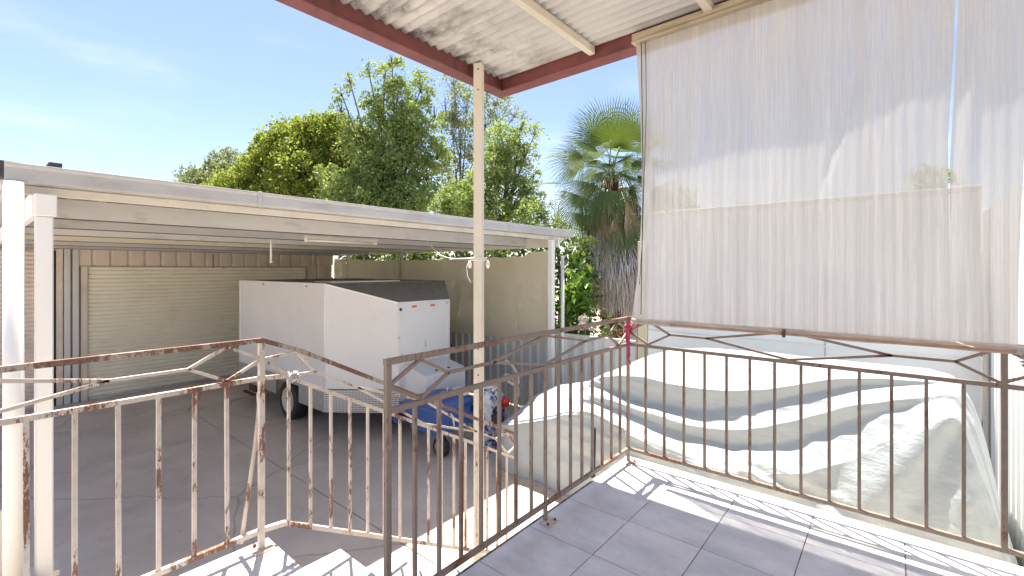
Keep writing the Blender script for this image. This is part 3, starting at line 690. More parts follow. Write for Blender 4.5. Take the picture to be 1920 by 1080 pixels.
cb = thing('cable', (-2.53, 2.6, .04), 'thin white cable slung from the carport to a knot on the porch post', 'cable')
p0 = Vector((-4.9, 4.05, .40)); p1 = Vector((-2.55, 2.56, .09)); pts = []
for k in range(17):
    t = k / 16; p = p0.lerp(p1, t); p.z -= .12 * math.sin(math.pi * t) * (1 - .3 * t); pts.append(p)
m = MB(); m.tube(pts, .0055, 6); m.build('wire', 'white_paint', cb)
for dz in (.0, .016): m = MB(); m.tube([(-2.515 + .062 * math.cos(a * .5236), 2.60 + .062 * math.sin(a * .5236), .075 + dz + .003 * math.sin(a)) for a in range(13)], .0055, 6); m.build('wrap', 'white_paint', cb)
for dx, dy in ((.055, .045), (-.055, -.045)): m = MB(); m.lathe((-2.515 + dx, 2.60 + dy, .04), 'z', [(.004, -.03), (.014, -.02), (.018, .0), (.012, .02), (.004, .03)], 10); m.build('insulator', 'white_paint', cb)
m = MB(); m.tube([(-2.57, 2.55, .07), (-2.58, 2.53, .02), (-2.57, 2.53, -.05), (-2.555, 2.55, -.10)], .0035, 5); m.build('wire', 'white_paint', cb)

# ------------------------------------------------------------------ garage
GX = -11.57
gar = thing('garage', (GX, 3.4, G), 'beige ribbed metal garage with a wide cream roller door', 'garage')
def gp(name, a, b, mat, e=.004): m = MB(); m.bbox(a, b, e); return m.build(name, mat, gar)
yy = 1.30; pw = .262
while yy < 5.86:
    y1 = min(yy + pw, 5.88)
    prof = [(yy, 0), (yy + .006, 0), (yy + .012, .012), (y1 - .05, .012), (y1 - .044, -.012), (y1 - .012, -.012), (y1 - .008, 0), (y1, 0)] if y1 - yy > .1 else [(yy, 0), (y1, 0)]
    sheet(prof, lambda a, h, e: (GX + h, a, e), .075, .60).build('wall_panel', 'wall_beige', gar, open=True)
    yy += pw
gp('wall_backing', (GX - .12, -3, .06), (GX - .03, 6.3, .60), 'wall_frame')
def lintel(y0, y1): gp('lintel', (GX - .03, y0, .052), (GX + .02, y1, .074), 'wall_frame')
lintel(1.36, 5.62)
# pilaster strips left of the door
for a, b, dx, mt in ((1.375, 1.468, .012, 'wall_beige'), (1.262, 1.345, .03, 'fence_sheet'), (1.150, 1.232, .03, 'fence_sheet'), (1.05, 1.135, .012, 'wall_beige')):
    gp('wall_panel', (GX - .03, a, G), (GX + dx, b, .0745 if a > 1.36 else .60), mt)
gp('wall_backing', (GX - .12, 1.04, G), (GX - .031, 1.472, .0515), 'wall_frame')
gp('door_frame', (GX - .03, .775, G), (GX + .03, .93, .34), 'wall_frame'); gp('door_frame', (GX - .03, .935, G), (GX + .0, 1.048, .34), 'black')
gp('lintel', (GX - .03, -3, .345), (GX + .02, 1.048, .60), 'wall_frame')
gp('door_frame', (GX - .03, 5.59, G), (GX + .02, 5.64, .05), 'wall_frame')
gp('wall_panel', (GX - .03, 5.645, G), (GX + .012, 5.87, .0745), 'wall_beige')
gp('box_column', (GX - .06, 5.885, .13), (GX + .09, 6.29, .60), 'wall_beige', .01)
gp('box_column', (GX - .06, 5.90, G), (GX + .06, 6.12, .128), 'wall_beige', .01); gp('box_column', (GX - .06, 6.135, G), (GX + .03, 6.29, .128), 'wall_beige', .01)
def curtain(y0, y1, z0, z1, mat, px):
    pr = []; z = z0; p = .0775
    while z < z1:
        for f_, h in ((0, 0), (.1, .006), (.3, .013), (.55, .013), (.75, .006), (.86, 0), (.9, -.006), (.97, -.006)):
            if z + f_ * p <= z1: pr.append((z + f_ * p, h))
        z += p
    m = sheet(pr, lambda a, h, e: (px + h, e, a), y0, y1)
    return m
rd = curtain(1.475, 5.585, G + .05, .05, 'door_cream', GX - .025).build('roller_door', 'door_cream', gar, open=True)
m = MB(); m.bbox((GX - .05, 1.48, G), (GX + .0, 5.58, G + .055), .004); m.build('bottom_bar', 'galv', rd)
m = MB(); m.bbox((GX + .0, 3.72, .015), (GX + .012, 3.735, .045), .002); m.build('latch', 'black', rd)
curtain(-2.4, .77, G, .34, 'wall_beige', GX - .02).build('roller_door', 'wall_beige', gar, open=True)
m = MB(); m.bbox((-17.5, -3, .60), (GX + .02, 6.75, .66), .01); m.build('roof', 'roof_metal', gar)  # overhang past the side wall added to keep sun off the cloth
m = MB(); m.box((-17.4, 6.20, G), (GX - .061, 6.29, .599)); m.build('side_wall', 'wall_beige', gar)
m = MB(); m.box((-17.4, -3, G), (-17.3, 6.19, .599)); m.build('back_wall', 'wall_beige', gar)

# ------------------------------------------------------------------ shade screen and fences
scr = thing('shade_screen', (-8, 6.36, -1.2), 'beige shade cloth stretched below the carport beam above the metal fence', 'shade cloth')
def screen(x0, x1, zt, zb, seed):
    def fn(a, b):
        x = x0 + (x1 - x0) * a
        tie = abs(((x - x0) % .46) / .46 - .5) * 2
        top = zt(a) - .030 * (1 - tie ** 2); bot = zb(a) + .03 * mn.noise(Vector((x * 1.3, 0, seed)))
        z = top + (bot - top) * b
        y = 6.33 + .05 * mn.noise(Vector((x * 1.1, z * .8, seed))) + .015 * mn.noise(Vector((x * 4.5, z * 3, seed + 5))) + .03 * math.sin((x + z * .7) * 5) * max(0, 1 - b * 2.2) * math.exp(-((x - x0) / .8) ** 2)
        return (x, y, z)
    m = MB(); m.grid(fn, 150, 50); return m.build('cloth', 'screen_cloth', scr, open=True)
screen(-10.80, -4.42, lambda a: .27 + .11 * max(0, (a - .9) * 10) - .04 * math.sin(math.pi * a) + .08 * math.exp(-(a / .04) ** 2), lambda a: -1.36 + .14 * a, 2.0)
screen(-11.50, -10.89, lambda a: .30, lambda a: -1.3, 5.0)
for k in range(14):
    x = -4.44 - .46 * k
    m = MB(); m.tube([(x, 6.335, .26), (x + .01, 6.37, .32), (x, 6.40, .385)], .004, 5); m.build('tie', 'dark_steel', scr)

def ribfence(label, name, run, place, e0, e1, mat, pitch, rib, h, width=.76, cap=None):
    t = thing(name, place((run[0] + run[1]) / 2, 0, e0), label, 'fence')
    a = run[0]
    while a < run[1] - 1e-6:
        b = min(a + width, run[1])
        sheet(rib_profile(a, b, pitch, rib, h), place, e0, e1).build('fence_panel', mat, t, open=True); a = b
    return t
f1 = ribfence('light grey ribbed metal fence below the beige shade cloth behind the yard', 'metal_fence', (-11.5, -2.97), lambda a, h, e: (a, 6.44 - h, e), G, -1.095, 'fence_sheet', .19, .06, .028)
m = MB(); m.bbox((-11.5, 6.40, -1.095), (-2.96, 6.455, -1.062), .004); m.build('top_rail', 'fence_sheet', f1)
m = MB(); m.bbox((-7.02, 6.345, -2.3), (-6.98, 6.385, -1.20), .004); m.build('fence_post', 'dark_steel', f1)
m = MB(); m.tube([(-7.0, 6.34, -1.5), (-6.9, 6.32, -1.52), (-6.86, 6.33, -1.62)], .012, 6); m.build('latch', 'dark_steel', f1)
f2 = ribfence('tall white ribbed metal wall at the right beside the covered car', 'side_fence', (2.9, 6.40), lambda a, h, e: (.735 - h, a, e), G, .60, 'white_wall', .19, .06, .03)
m = MB(); m.bbox((.665, 6.33, G), (.70, 6.40, .58), .004); m.build('corner_post', 'cream_trim', f2)
bw = thing('boundary_wall', (-1, 6.45, G), 'smooth white wall behind the covered car, with a cream end panel', 'wall')
for (a, b, z1, mt, dy) in ((-2.93, -2.78, .42, 'cream_panel', .0), (-2.775, -.62, .55, 'white_wall', .01), (-.615, .66, .55, 'white_wall', .0)):
    m = MB(); m.bbox((a, 6.42 + dy, G), (b, 6.55, z1 if z1 < .5 else .78), .005); m.build('wall_panel', mt, bw)
m = MB(); m.bbox((-2.955, 6.40, G), (-2.932, 6.46, -.35), .003); m.build('end_post', 'wall_frame', bw)
m = MB(); m.bbox((-2.775, 6.38, .783), (.66, 6.60, .83), .006); m.build('coping', 'cream_trim', bw)
m = MB(); m.bbox((-2.77, 6.405, -.90), (.65, 6.419, -.885), .002); m.build('cover_strip', 'white_wall', bw)

# ------------------------------------------------------------------ trailer
tr = thing('enclosed_trailer', (-7.6, 4.55, G), 'white enclosed box trailer with raked nose and checker plate skirt parked under the carport', 'trailer')
ya, yb = 3.39, 5.72; xr, xn, xf = -9.66, -6.43, -5.56; yn, yo = 4.06, 5.05; zb, zt, zf = -1.755, -.215, -.487
def tp(name, poly, ext, mat, parent=tr, **k): m = MB(); m.prism(poly, ext); return m.build(name, mat, parent, **k)
tp('side_panel', [(xr, ya, zb), (xn, ya, zb), (xn, ya, zt), (xr, ya, zt)], (0, .03, 0), 'trailer_white')
tp('nose_panel', [(xn + .002, ya, zb), (xf, yn, zb), (xf, yn, zf), (xn + .002, ya, zt)], (-.018, .024, 0), 'trailer_white')
tp('front_panel', [(xf, yn + .002, zb - .35), (xf, yo, zb - .35), (xf, yo, zf), (xf, yn + .002, zf)], (-.03, 0, 0), 'trailer_white')
tp('nose_panel', [(xf, yo + .002, zb), (xn, yb, zb), (xn, yb, zt), (xf, yo + .002, zf)], (-.02, -.02, 0), 'trailer_white')
tp('side_panel', [(xr, yb, zb), (xn - .002, yb, zb), (xn - .002, yb, zt), (xr, yb, zt)], (0, -.03, 0), 'trailer_white')
tp('rear_panel', [(xr, ya + .031, zb), (xr, yb - .031, zb), (xr, yb - .031, zt), (xr, ya + .031, zt)], (.03, 0, 0), 'trailer_white')
m = MB(); m.prism([(xr - .01, ya - .01, zt + .002), (xn, ya - .01, zt + .002), (xn, yb + .01, zt + .002), (xr - .01, yb + .01, zt + .002)], (0, 0, .012)); m.build('roof', 'trailer_roof', tr)
m = MB(); v = [(xn + .002, ya - .004, zt + .008), (xf + .01, yn - .004, zf + .004), (xf + .01, yo + .004, zf + .004), (xn + .002, yb + .004, zt + .008)]
m.add(v + [(x, y, z - .015) for x, y, z in v], [(0, 1, 2, 3), (7, 6, 5, 4), (0, 4, 5, 1), (1, 5, 6, 2), (2, 6, 7, 3), (3, 7, 4, 0)]); m.build('raked_roof', 'trailer_roof', tr)
m = MB(); m.bbox((-6.95, 3.5, zt + .016), (-6.45, 4.75, zt + .035), .004); m.build('roof_hatch', 'trailer_trim', tr)
for p, q in (((xr, ya - .006, zb), (xr, ya - .006, zt)), ((xn, ya - .004, zb), (xn, ya - .004, zt)), ((xf + .003, yn, zb - .3), (xf + .003, yn, zf)), ((xf + .003, yo, zb - .3), (xf + .003, yo, zf)),
             ((xr, ya - .006, zt + .004), (xn, ya - .006, zt + .004)), ((xn, ya - .006, zt + .004), (xf + .004, yn - .004, zf)), ((xf + .006, yn, zf), (xf + .006, yo, zf)), ((xr, ya - .005, zb), (xn, ya - .005, zb))):
    bar_part('corner_trim', p, q, .018, 'trailer_trim', tr)
# checker plate skirt with wheel arch
zs = -2.095
for a, b in ((xr, -8.03), (-7.22, xn)):
    tp('checker_plate', [(a, ya - .012, zs), (b, ya - .012, zs), (b, ya - .012, zb - .01), (a, ya - .012, zb - .01)], (0, .01, 0), 'checker')
tp('checker_plate', [(-8.03, ya - .012, -1.84), (-7.22, ya - .012, -1.84), (-7.22, ya - .012, zb - .01), (-8.03, ya - .012, zb - .01)], (0, .01, 0), 'checker')
tp('checker_plate', [(xn + .004, ya - .012, zs), (xf, yn - .012, zs), (xf, yn - .012, zb - .01), (xn + .004, ya - .012, zb - .01)], (-.006, .01, 0), 'checker')
m = MB(); m.box((xr + .03, ya + .02, zb - .09), (xn - .05, yb - .03, zb - .01)); m.build('chassis', 'dark_steel', tr)
m = MB(); m.box((-9.5, ya + .1, -2.30), (-9.2, ya + .5, -2.0)); m.box((-9.52, ya + .0, -2.33), (-9.05, ya + .06, -2.30)); m.build('rear_step', 'rust_dark', tr)
def wheel(x, y, out):
    wz = G + .315
    m = MB(); m.lathe((x, y, wz), 'y', [(.19, -.03), (.20, -.10), (.205, -.115), (.285, -.118), (.308, -.10), (.315, -.05), (.315, .05), (.308, .10), (.285, .118), (.205, .115), (.20, .10), (.19, .03)], 40)
    wh = m.build('wheel', 'rubber', tr)
    s = out
    m = MB(); m.lathe((x, y, wz), 'y', [(.205, s * .112), (.198, s * .120), (.185, s * .10), (.155, s * .075), (.09, s * .085), (.06, s * .105), (.055, s * .112), (.02, s * .112)] if s > 0 else [(.205, s * .112), (.198, s * .120), (.185, s * .10), (.155, s * .075), (.09, s * .085), (.06, s * .105), (.055, s * .112), (.02, s * .112)], 32)
    rim = m.build('rim', 'rim_paint', wh)
    m = MB()
    for k in range(8):
        a = k * math.pi / 4; m.tube([(x + .125 * math.cos(a), y + s * .076, wz + .125 * math.sin(a)), (x + .125 * math.cos(a), y + s * .082, wz + .125 * math.sin(a))], .016, 8)
    for k in range(5):
        a = k * math.pi * .4; m.tube([(x + .045 * math.cos(a), y + s * .10, wz + .045 * math.sin(a)), (x + .045 * math.cos(a), y + s * .122, wz + .045 * math.sin(a))], .008, 6)
    m.build('wheel_nuts', 'black', wh)
wheel(-7.60, ya + .10, -1); wheel(-7.60, yb - .12, 1)
m = MB(); m.tube([(-7.6, ya + .15, G + .315), (-7.6, yb - .15, G + .315)], .035, 10); m.build('axle', 'dark_steel', tr)
# front face details
for yq in (4.30, 4.66): m = MB(); m.bbox((xf + .0005, yq, zf - .085), (xf + .018, yq + .085, zf - .055), .003); m.build('marker_light', 'amber', tr)
for yq, zq in ((4.095, zf - .10), (4.12, -1.27)): m = MB(); m.lathe((xf, yq, zq), 'x', [(.012, .0), (.022, .006), (.022, .016), (.006, .02)], 12); m.build('round_fitting', 'dark_steel' if zq > -1 else 'galv', tr)
m = MB(); m.tube([(xf + .004, 4.55, -1.10), (xf + .03, 4.55, -1.10), (xf + .03, 4.55, -1.18), (xf + .004, 4.55, -1.18)], .005, 6); m.build('door_handle', 'galv', tr)
m = MB(); m.bbox((xf - .005, 4.045, -1.02), (xf + .012, 4.085, -.98), .003); m.build('hinge', 'galv', tr)
m = MB(); m.bbox((xf + .0005, 4.98, zf - .07), (xf + .008, 5.02, zf - .03), .002); m.build('data_plate', 'galv', tr)
for x in (-8.6, -7.0): m = MB(); m.bbox((x, ya - .012, zt - .05), (x + .05, ya - .001, zt - .035), .002); m.build('catch', 'black', tr)
m = MB(); m.bbox((xf + .0005, 4.10, -1.335), (xf + .012, 5.0, -1.325), .002); m.build('rubber_strip', 'black', tr)
# tool box on the drawbar
bx0, bx1, by0, by1 = xf + .002, -5.06, 4.16, 4.93
tb = tp('tool_box', [(bx0, by0, -1.90), (bx1, by0, -1.90), (bx1, by0, -1.52), (bx1 - .02, by0, -1.50), (bx0, by0, -1.40)], (0, by1 - by0, 0), 'trailer_white')
tp('lid', [(bx0, by0 - .012, -1.395), (bx1 + .014, by0 - .012, -1.503), (bx1 + .014, by0 - .012, -1.535), (bx1 + .006, by0 - .012, -1.535), (bx1 + .006, by0 - .012, -1.512), (bx0, by0 - .012, -1.405)], (0, by1 - by0 + .024, 0), 'trailer_white', tb)
for yq in (4.42, 4.66): m = MB(); m.bbox((bx1 - .12, yq, -1.484), (bx1 - .075, yq + .035, -1.470), .002); m.build('latch', 'black', tb)
# drawbar
zc0, zc1 = -2.09, -1.93
for s in (-1, 1):
    p = Vector((-6.6, 4.555 + s * .78, -2.02)); q = Vector((-4.25, 4.555 + s * .05, -2.02))
    bar_part('drawbar_beam', p, q, .06, 'blue_paint', tr, h=.15)
m = MB(); m.box((-5.6, 4.0, -2.22), (-5.45, 5.1, -2.13)); m.build('cross_member', 'blue_paint', tr)
m = MB(); m.bbox((-4.30, 4.49, -2.03), (-3.98, 4.62, -1.93), .02); m.build('coupling_head', 'dark_steel', tr)
m = MB(); m.tube([(-4.15, 4.555, -1.93), (-4.08, 4.55, -1.84), (-3.96, 4.54, -1.80)], .014, 8); m.build('coupling_lever', 'dark_steel', tr)
# emblem strokes painted on the drawbar
m = MB()
for k in range(2): m.tube([(-5.15 + .02 * math.cos(a * .63), 4.17 - .0 + .0, -2.00 - .05 * k + .022 * math.sin(a * .63)) for a in range(11)], .006, 5)
m.build('paint_mark', 'white_paint', tr)
jw = MB(); jx, jy = -4.55, 4.0
jw.lathe((jx, jy, G + .13), 'y', [(.06, -.05), (.11, -.052), (.13, -.03), (.13, .03), (.11, .052), (.06, .05)], 24)
j = jw.build('jockey_wheel', 'rubber', tr)
m = MB(); m.lathe((jx, jy, G + .13), 'y', [(.075, -.056), (.07, -.06), (.03, -.05), (.025, -.065), (.008, -.065)], 20); m.build('rim', 'galv', j)
m = MB(); m.tube([(jx, jy + .075, G + .13), (jx, jy + .075, G + .30), (jx, jy + .02, G + .32), (jx, jy, G + .36), (jx, jy, -1.62)], .022, 10); m.tube([(jx, jy - .075, G + .13), (jx, jy - .075, G + .30), (jx, jy, G + .33)], .012, 8); m.build('stem', 'galv', j)
m = MB(); m.tube([(jx, jy, -1.62), (jx + .02, jy, -1.60), (jx + .13, jy - .02, -1.58), (jx + .14, jy - .02, -1.50)], .009, 8); m.build('crank_handle', 'galv', j)

# blue bin on the drawbar
bn = thing('blue_bin', (-4.78, 4.18, -2.2), 'bright blue plastic bin with rolled lid standing on the trailer drawbar', 'bin')
def binf(z, g): return [(-5.02 - g, 3.86 - g, z), (-4.46 + g, 3.86 - g, z), (-4.46 + g, 4.40 + g, z), (-5.02 - g, 4.40 + g, z)]
m = MB(); a = binf(-2.13, 0); b = binf(-1.80, .035); m.add(a + b, [(3, 2, 1, 0), (4, 5, 6, 7), (0, 1, 5, 4), (1, 2, 6, 5), (2, 3, 7, 6), (3, 0, 4, 7)]); m.build('body', 'blue_paint', bn)
def lidf(s, t):
    x = -5.09 + .70 * s; y = 3.79 + .68 * t
    e = min(s, 1 - s, t, 1 - t); return (x, y, -1.80 + .085 * min(1, e * 7) ** .5 + .03 * math.sin(s * 3.1))
m = MB(); m.grid(lidf, 20, 20); m.build('lid', 'blue_paint', bn, open=True)
for yq in (3.815, 4.445): m = MB(); m.tube([(-5.08, yq, -1.80), (-4.40, yq, -1.80)], .022, 8); m.build('rolled_edge', 'blue_paint', bn)
for xq in (-5.075, -4.405): m = MB(); m.tube([(xq, 3.82, -1.80), (xq, 4.44, -1.80)], .022, 8); m.build('rolled_edge', 'blue_paint', bn)
m = MB(); m.tube([(-4.395, 4.02, -1.86), (-4.36, 4.03, -1.90), (-4.36, 4.05, -2.02)], .012, 6); m.build('handle', 'white_paint', bn)
m = MB(); m.bbox((-4.62, 4.25, -1.70), (-4.42, 4.40, -1.60), .02); tag(m.build('pale_case', 'cream_trim', None), 'small pale plastic case lying on the blue bin lid', 'case')
# printed sack
sk = thing('printed_sack', (-4.28, 4.62, G), 'crumpled white and blue printed sack standing at the trailer coupling', 'sack')
def sackmat():
    m, nt, b = new_mat('printed_sack'); v = coords(nt, (1, 1, 1))
    c = mix(nt, noise(nt, v, 9, 3, .6, .44, .50), (0.62, 0.62, 0.64, 1), (0.035, 0.07, 0.30, 1))
    c = mix(nt, noise(nt, coords(nt, (1, 1, 1.5)), 30, 3, .6, .52, .56), c, (0.50, 0.50, 0.52, 1))
    c = mix(nt, noise(nt, v, 14, 2, .5, .66, .69), c, (0.42, 0.10, 0.08, 1))
    nt.links.new(c, b.inputs['Base Color']); b.inputs['Roughness'].default_value = .4
    bump(nt, b, noise(nt, v, 18, 4), .6, .02); return m
def sackf(a, b):
    t = a * 2 * math.pi; n = mn.noise(Vector((math.cos(t) * 1.5, math.sin(t) * 1.5, b * 3)))
    r = (.19 + .05 * n) * (1 - .35 * max(0, b - .8) / .2)
    cx_, cy_ = math.cos(t), math.sin(t)
    return (-4.28 + r * cx_ * abs(cx_) ** -.25 if abs(cx_) > .01 else -4.28, 4.66 + r * 1.15 * cy_, G + .82 * b + .03 * n)
m = MB(); m.grid(sackf, 40, 26); m.add([sackf(k / 40, 1) for k in range(40)], [tuple(range(40))]); m.build('bag', sackmat(), sk)
m = MB()
for k in range(5): m.tube([(-4.28 + .1 * math.sin(k * 2.1), 4.6 + .1 * math.cos(k * 1.7), G + .80), (-4.25 + .12 * math.sin(k), 4.6 + .12 * math.cos(k), G + .88), (-4.2 + .15 * math.sin(k * 3), 4.62, G + .84)], [.03, .02, .008], 6)
m.build('gathered_top', 'trailer_white', sk)
gl = thing('rope_bundle', (-3.95, 4.75, -1.8), 'brown coiled strap with a red buckle behind the cream post', 'strap')
m = MB(); m.tube([(-3.98 + .10 * math.cos(k * .55), 4.75 + .09 * math.sin(k * .55), -1.62 + .016 * k - .10 * math.cos(k * .55)) for k in range(20)], .020, 7); m.build('strap', 'wall_frame', gl)
m = MB(); m.lathe((-4.04, 4.70, -1.80), 'z', [(.02, -.06), (.05, -.03), (.055, .03), (.03, .07), (.01, .08)], 14); m.build('buckle', 'red', gl)
m = MB(); m.tube([(-4.04, 4.70, -1.85), (-4.05, 4.7, -2.1), (-4.08, 4.70, G)], .016, 6); m.build('strap_tail', 'wall_frame', gl)

# ------------------------------------------------------------------ car under a cover
def interp(tab, x):
    xs_ = [p[0] for p in tab]; return float(np.interp(x, xs_, [p[1] for p in tab]))
far = [(-3.80, -2.2), (-3.74, -1.72), (-3.4, -1.62), (-3.0, -1.50), (-2.7, -1.30), (-2.4, -1.12), (-2.1, -1.0), (-1.7, -.95), (.3, -.93), (.45, -1.1), (.60, -2.0)]
top = [(-3.80, -2.2), (-3.72, -1.64), (-3.3, -1.54), (-3.0, -1.46), (-2.7, -1.28), (-2.4, -1.10), (-2.15, -.985), (-1.78, -.91), (-1.0, -.845), (-.3, -.89), (.40, -.87), (.47, -1.05), (.60, -1.9)]
e1 = [(-3.80, -2.2), (-3.72, -1.70), (-3.3, -1.60), (-3.0, -1.50), (-2.7, -1.29), (-2.46, -1.165), (-2.23, -1.119), (-1.99, -1.095), (-1.71, -1.118), (-1.44, -1.125), (-1.19, -1.109), (-0.88, -1.047), (-0.61, -0.954), (-0.39, -0.874), (-0.08, -0.82), (.36, -.79), (.47, -1.05), (.60, -1.9)]
e1b = [(-3.80, -2.25), (-3.72, -1.74), (-3.3, -1.63), (-3.0, -1.53), (-2.65, -1.35), (-2.41, -1.278), (-2.14, -1.376), (-1.72, -1.368), (-1.38, -1.339), (-0.97, -1.215), (-0.62, -1.066), (-0.25, -0.916), (.35, -.81), (.47, -1.1), (.6, -1.95)]
e2 = [(-3.80, -2.3), (-3.72, -1.80), (-3.3, -1.67), (-3.0, -1.57), (-2.6, -1.40), (-2.28, -1.365), (-2.09, -1.4), (-1.54, -1.46), (-1.31, -1.45), (-1.11, -1.42), (-0.87, -1.34), (-0.61, -1.22), (-0.24, -1.03), (.34, -.83), (.47, -1.2), (.6, -2.0)]
e2b = [(-3.80, -2.3), (-3.72, -1.84), (-3.3, -1.70), (-3.0, -1.60), (-2.5, -1.46), (-2.23, -1.47), (-1.77, -1.545), (-1.35, -1.582), (-1.14, -1.581), (-0.72, -1.469), (-0.6, -1.395), (-0.24, -1.157), (.33, -.87), (.47, -1.3), (.6, -2.05)]
e3 = [(-3.80, -2.35), (-3.72, -1.88), (-3.3, -1.75), (-3.0, -1.65), (-2.72, -1.54), (-2.48, -1.52), (-2.08, -1.62), (-1.7, -1.7), (-1.31, -1.74), (-0.92, -1.69), (-0.58, -1.605), (-0.23, -1.4), (0.07, -1.16), (.33, -.92), (.47, -1.45), (.6, -2.1)]
def cover_pt(a, b):
    # denser columns towards both ends
    x = -3.80 + 4.42 * a
    ov = min(1, max(0, (x + 2.75) / .5)) * min(1, max(0, (.35 - x) / .6))
    hh = min(1, max(0, (x + 3.0) / .6)); hh = hh * hh * (3 - 2 * hh)
    wy = lambda a_, b_: a_ * (1 - hh) + b_ * hh
    rows = [(5.98, lambda q: G), (5.93, lambda q: (interp(far, q) + G) / 2 + .25), (5.84, lambda q: interp(far, q)), (5.30, lambda q: interp(top, q)), (wy(4.80, 4.54), lambda q: interp(e1, q) + .015), (wy(4.74, 4.495), lambda q: interp(e1, q) - .012),
            (wy(4.70, 4.475 + .04 * ov), lambda q: interp(e1b, q)), (wy(4.47, 4.41), lambda q: interp(e2, q)), (wy(4.44, 4.39), lambda q: interp(e2, q) - .02), (wy(4.40, 4.37 + .045 * ov), lambda q: interp(e2b, q)), (wy(4.17, 4.275), lambda q: interp(e3, q)), (wy(4.13, 4.255), lambda q: interp(e3, q) - .03), (wy(4.17, 4.235), lambda q: (interp(e3, q) + G) / 2), (4.19, lambda q: G + .03), (4.19, lambda q: G + .004)]
    t = b * (len(rows) - 1); i = min(int(t), len(rows) - 2); f = t - i
    y = rows[i][0] * (1 - f) + rows[i + 1][0] * f; z = rows[i][1](x) * (1 - f) + rows[i + 1][1](x) * f
    return x, y, z, t
NU, NV = 300, 210
A = np.zeros((NV + 1, NU + 1, 3))
for jj in range(NV + 1):
    for ii in range(NU + 1):
        x, y, z, t = cover_pt(ii / NU, jj / NV); A[jj, ii] = (x, y, z)
def smooth(A, n, ax):
    for _ in range(n):
        B = A.copy()
        if ax == 1: B[:, 1:-1] = (A[:, :-2] + 2 * A[:, 1:-1] + A[:, 2:]) / 4
        else: B[1:-1] = (A[:-2] + 2 * A[1:-1] + A[2:]) / 4
        A = B
    return A
A = smooth(A, 14, 1); A = smooth(A, 3, 0)
for jj in range(NV + 1):
    tt = jj / NV * 14
    for ii in range(NU + 1):
        x, y, z = A[jj, ii]
        side = min(1, max(0, (tt - 3.6) / 1.5)); low = min(1, max(0, (tt - 10) / 1.5))
        band = 1 if 6.5 < tt < 11.5 else .35
        # rounded ends in plan
        n1 = mn.noise(Vector((x * 1.3, y * 2, z * 1.5))) * .05
        n2 = mn.noise(Vector((x * 3.4 + 5 * z, y * 6, z * 9 + x * 1.2))) * .013
        msk = min(1, max(0, mn.noise(Vector((x * .9 + 3, z * 2.2, 4.4))) * 2.2 + .35))
        wx = x + .5 * mn.noise(Vector((x * .8, z * 1.2, 1.5)))
        n3 = (mn.ridged_multi_fractal(Vector((wx * 1.6 + z * 2.0, y * 3, z * 8 + wx * .9)), .9, 2.1, 4, 1.0, 2.0) - 1.0) * .016 * msk
        n3 += (mn.ridged_multi_fractal(Vector((wx * 5 - z * 3.0, y * 6, z * 7 + wx * 3)), .9, 2.1, 3, 1.0, 2.0) - 1.0) * .005 * msk
        dy = -(n1 * side * .6 + n2 * side * band + n3 * side)
        topm = min(1, max(0, (tt - 2.2) / 1.0)) * (1 - side)
        dz = (n2 * .5 + n3 * .8) * (side * band) + topm * (.012 * mn.noise(Vector((x * 2.5, y * 9, 0))) + n3 * .3)
        # folds that fan out from the rear corner
        if x > -2.2 and side > 0:
            dx_ = x - .46; dz_ = z + .74; rr = math.hypot(dx_, dz_) + 1e-4; th = math.atan2(-dz_, -dx_)
            fan_ = (abs(math.sin(th * 7.5 + .4)) ** 1.5 - .45) * .085 * min(1, rr * 1.4) * max(0, 1 - rr / 2.3) * side
            dy -= fan_ * (.12 + .88 * low)
        # long vertical drapes low on the side
        dy += low * .028 * math.sin(x * 7.5 + 2.0 * mn.noise(Vector((x * 1.2, 0, z)))) * min(1, max(0, (-1.4 - z)))
        flare = low * .12 * max(0, (x + .9)) * min(1, max(0, -1.2 - z))
        A[jj, ii] = (x + (flare * .35 if x > .2 else 0), y + dy - flare * .55, max(G + .003, z + dz) if tt > 1 and tt < 13.5 else z)
# pull the front and rear corners in
for ii in range(NU + 1):
    a = ii / NU; e = max(0, 1 - a / .05); e2_ = max(0, (a - .955) / .045)
    yc_ = 5.05
    A[:, ii, 1] = yc_ + (A[:, ii, 1] - yc_) * (1 - .10 * e ** 2 - .05 * e2_ ** 2)
cov = thing('covered_car', (-1.6, 5.05, G), 'car hidden under a loose silver-grey fabric cover beside the porch', 'car')
m = MB()
m.add([tuple(A[jj, ii]) for jj in range(NV + 1) for ii in range(NU + 1)], [(jj * (NU + 1) + ii, jj * (NU + 1) + ii + 1, (jj + 1) * (NU + 1) + ii + 1, (jj + 1) * (NU + 1) + ii) for jj in range(NV) for ii in range(NU)], True)
def strip(j0, i_list, close): pass
for ii in (0, NU):
    m.add([tuple(A[jj, ii]) for jj in range(NV + 1)], [tuple(range(NV + 1))])
m.build('cover', 'cover', cov, open=True)
m = MB(); m.tube([tuple(Vector(A[152, i]) + Vector((0, -.006, .004))) for i in range(8, 120, 4)], .004, 5); m.build('seam', 'gray_tile', cov)
m = MB(); m.prism([(-2.36, 4.055, -2.10), (-2.33, 4.055, -2.10), (-2.325, 4.065, -1.62), (-2.35, 4.065, -1.60)], (0, .05, 0)); m.build('dark_slit', 'black', cov)  # narrow black strip set on the near side of the cover

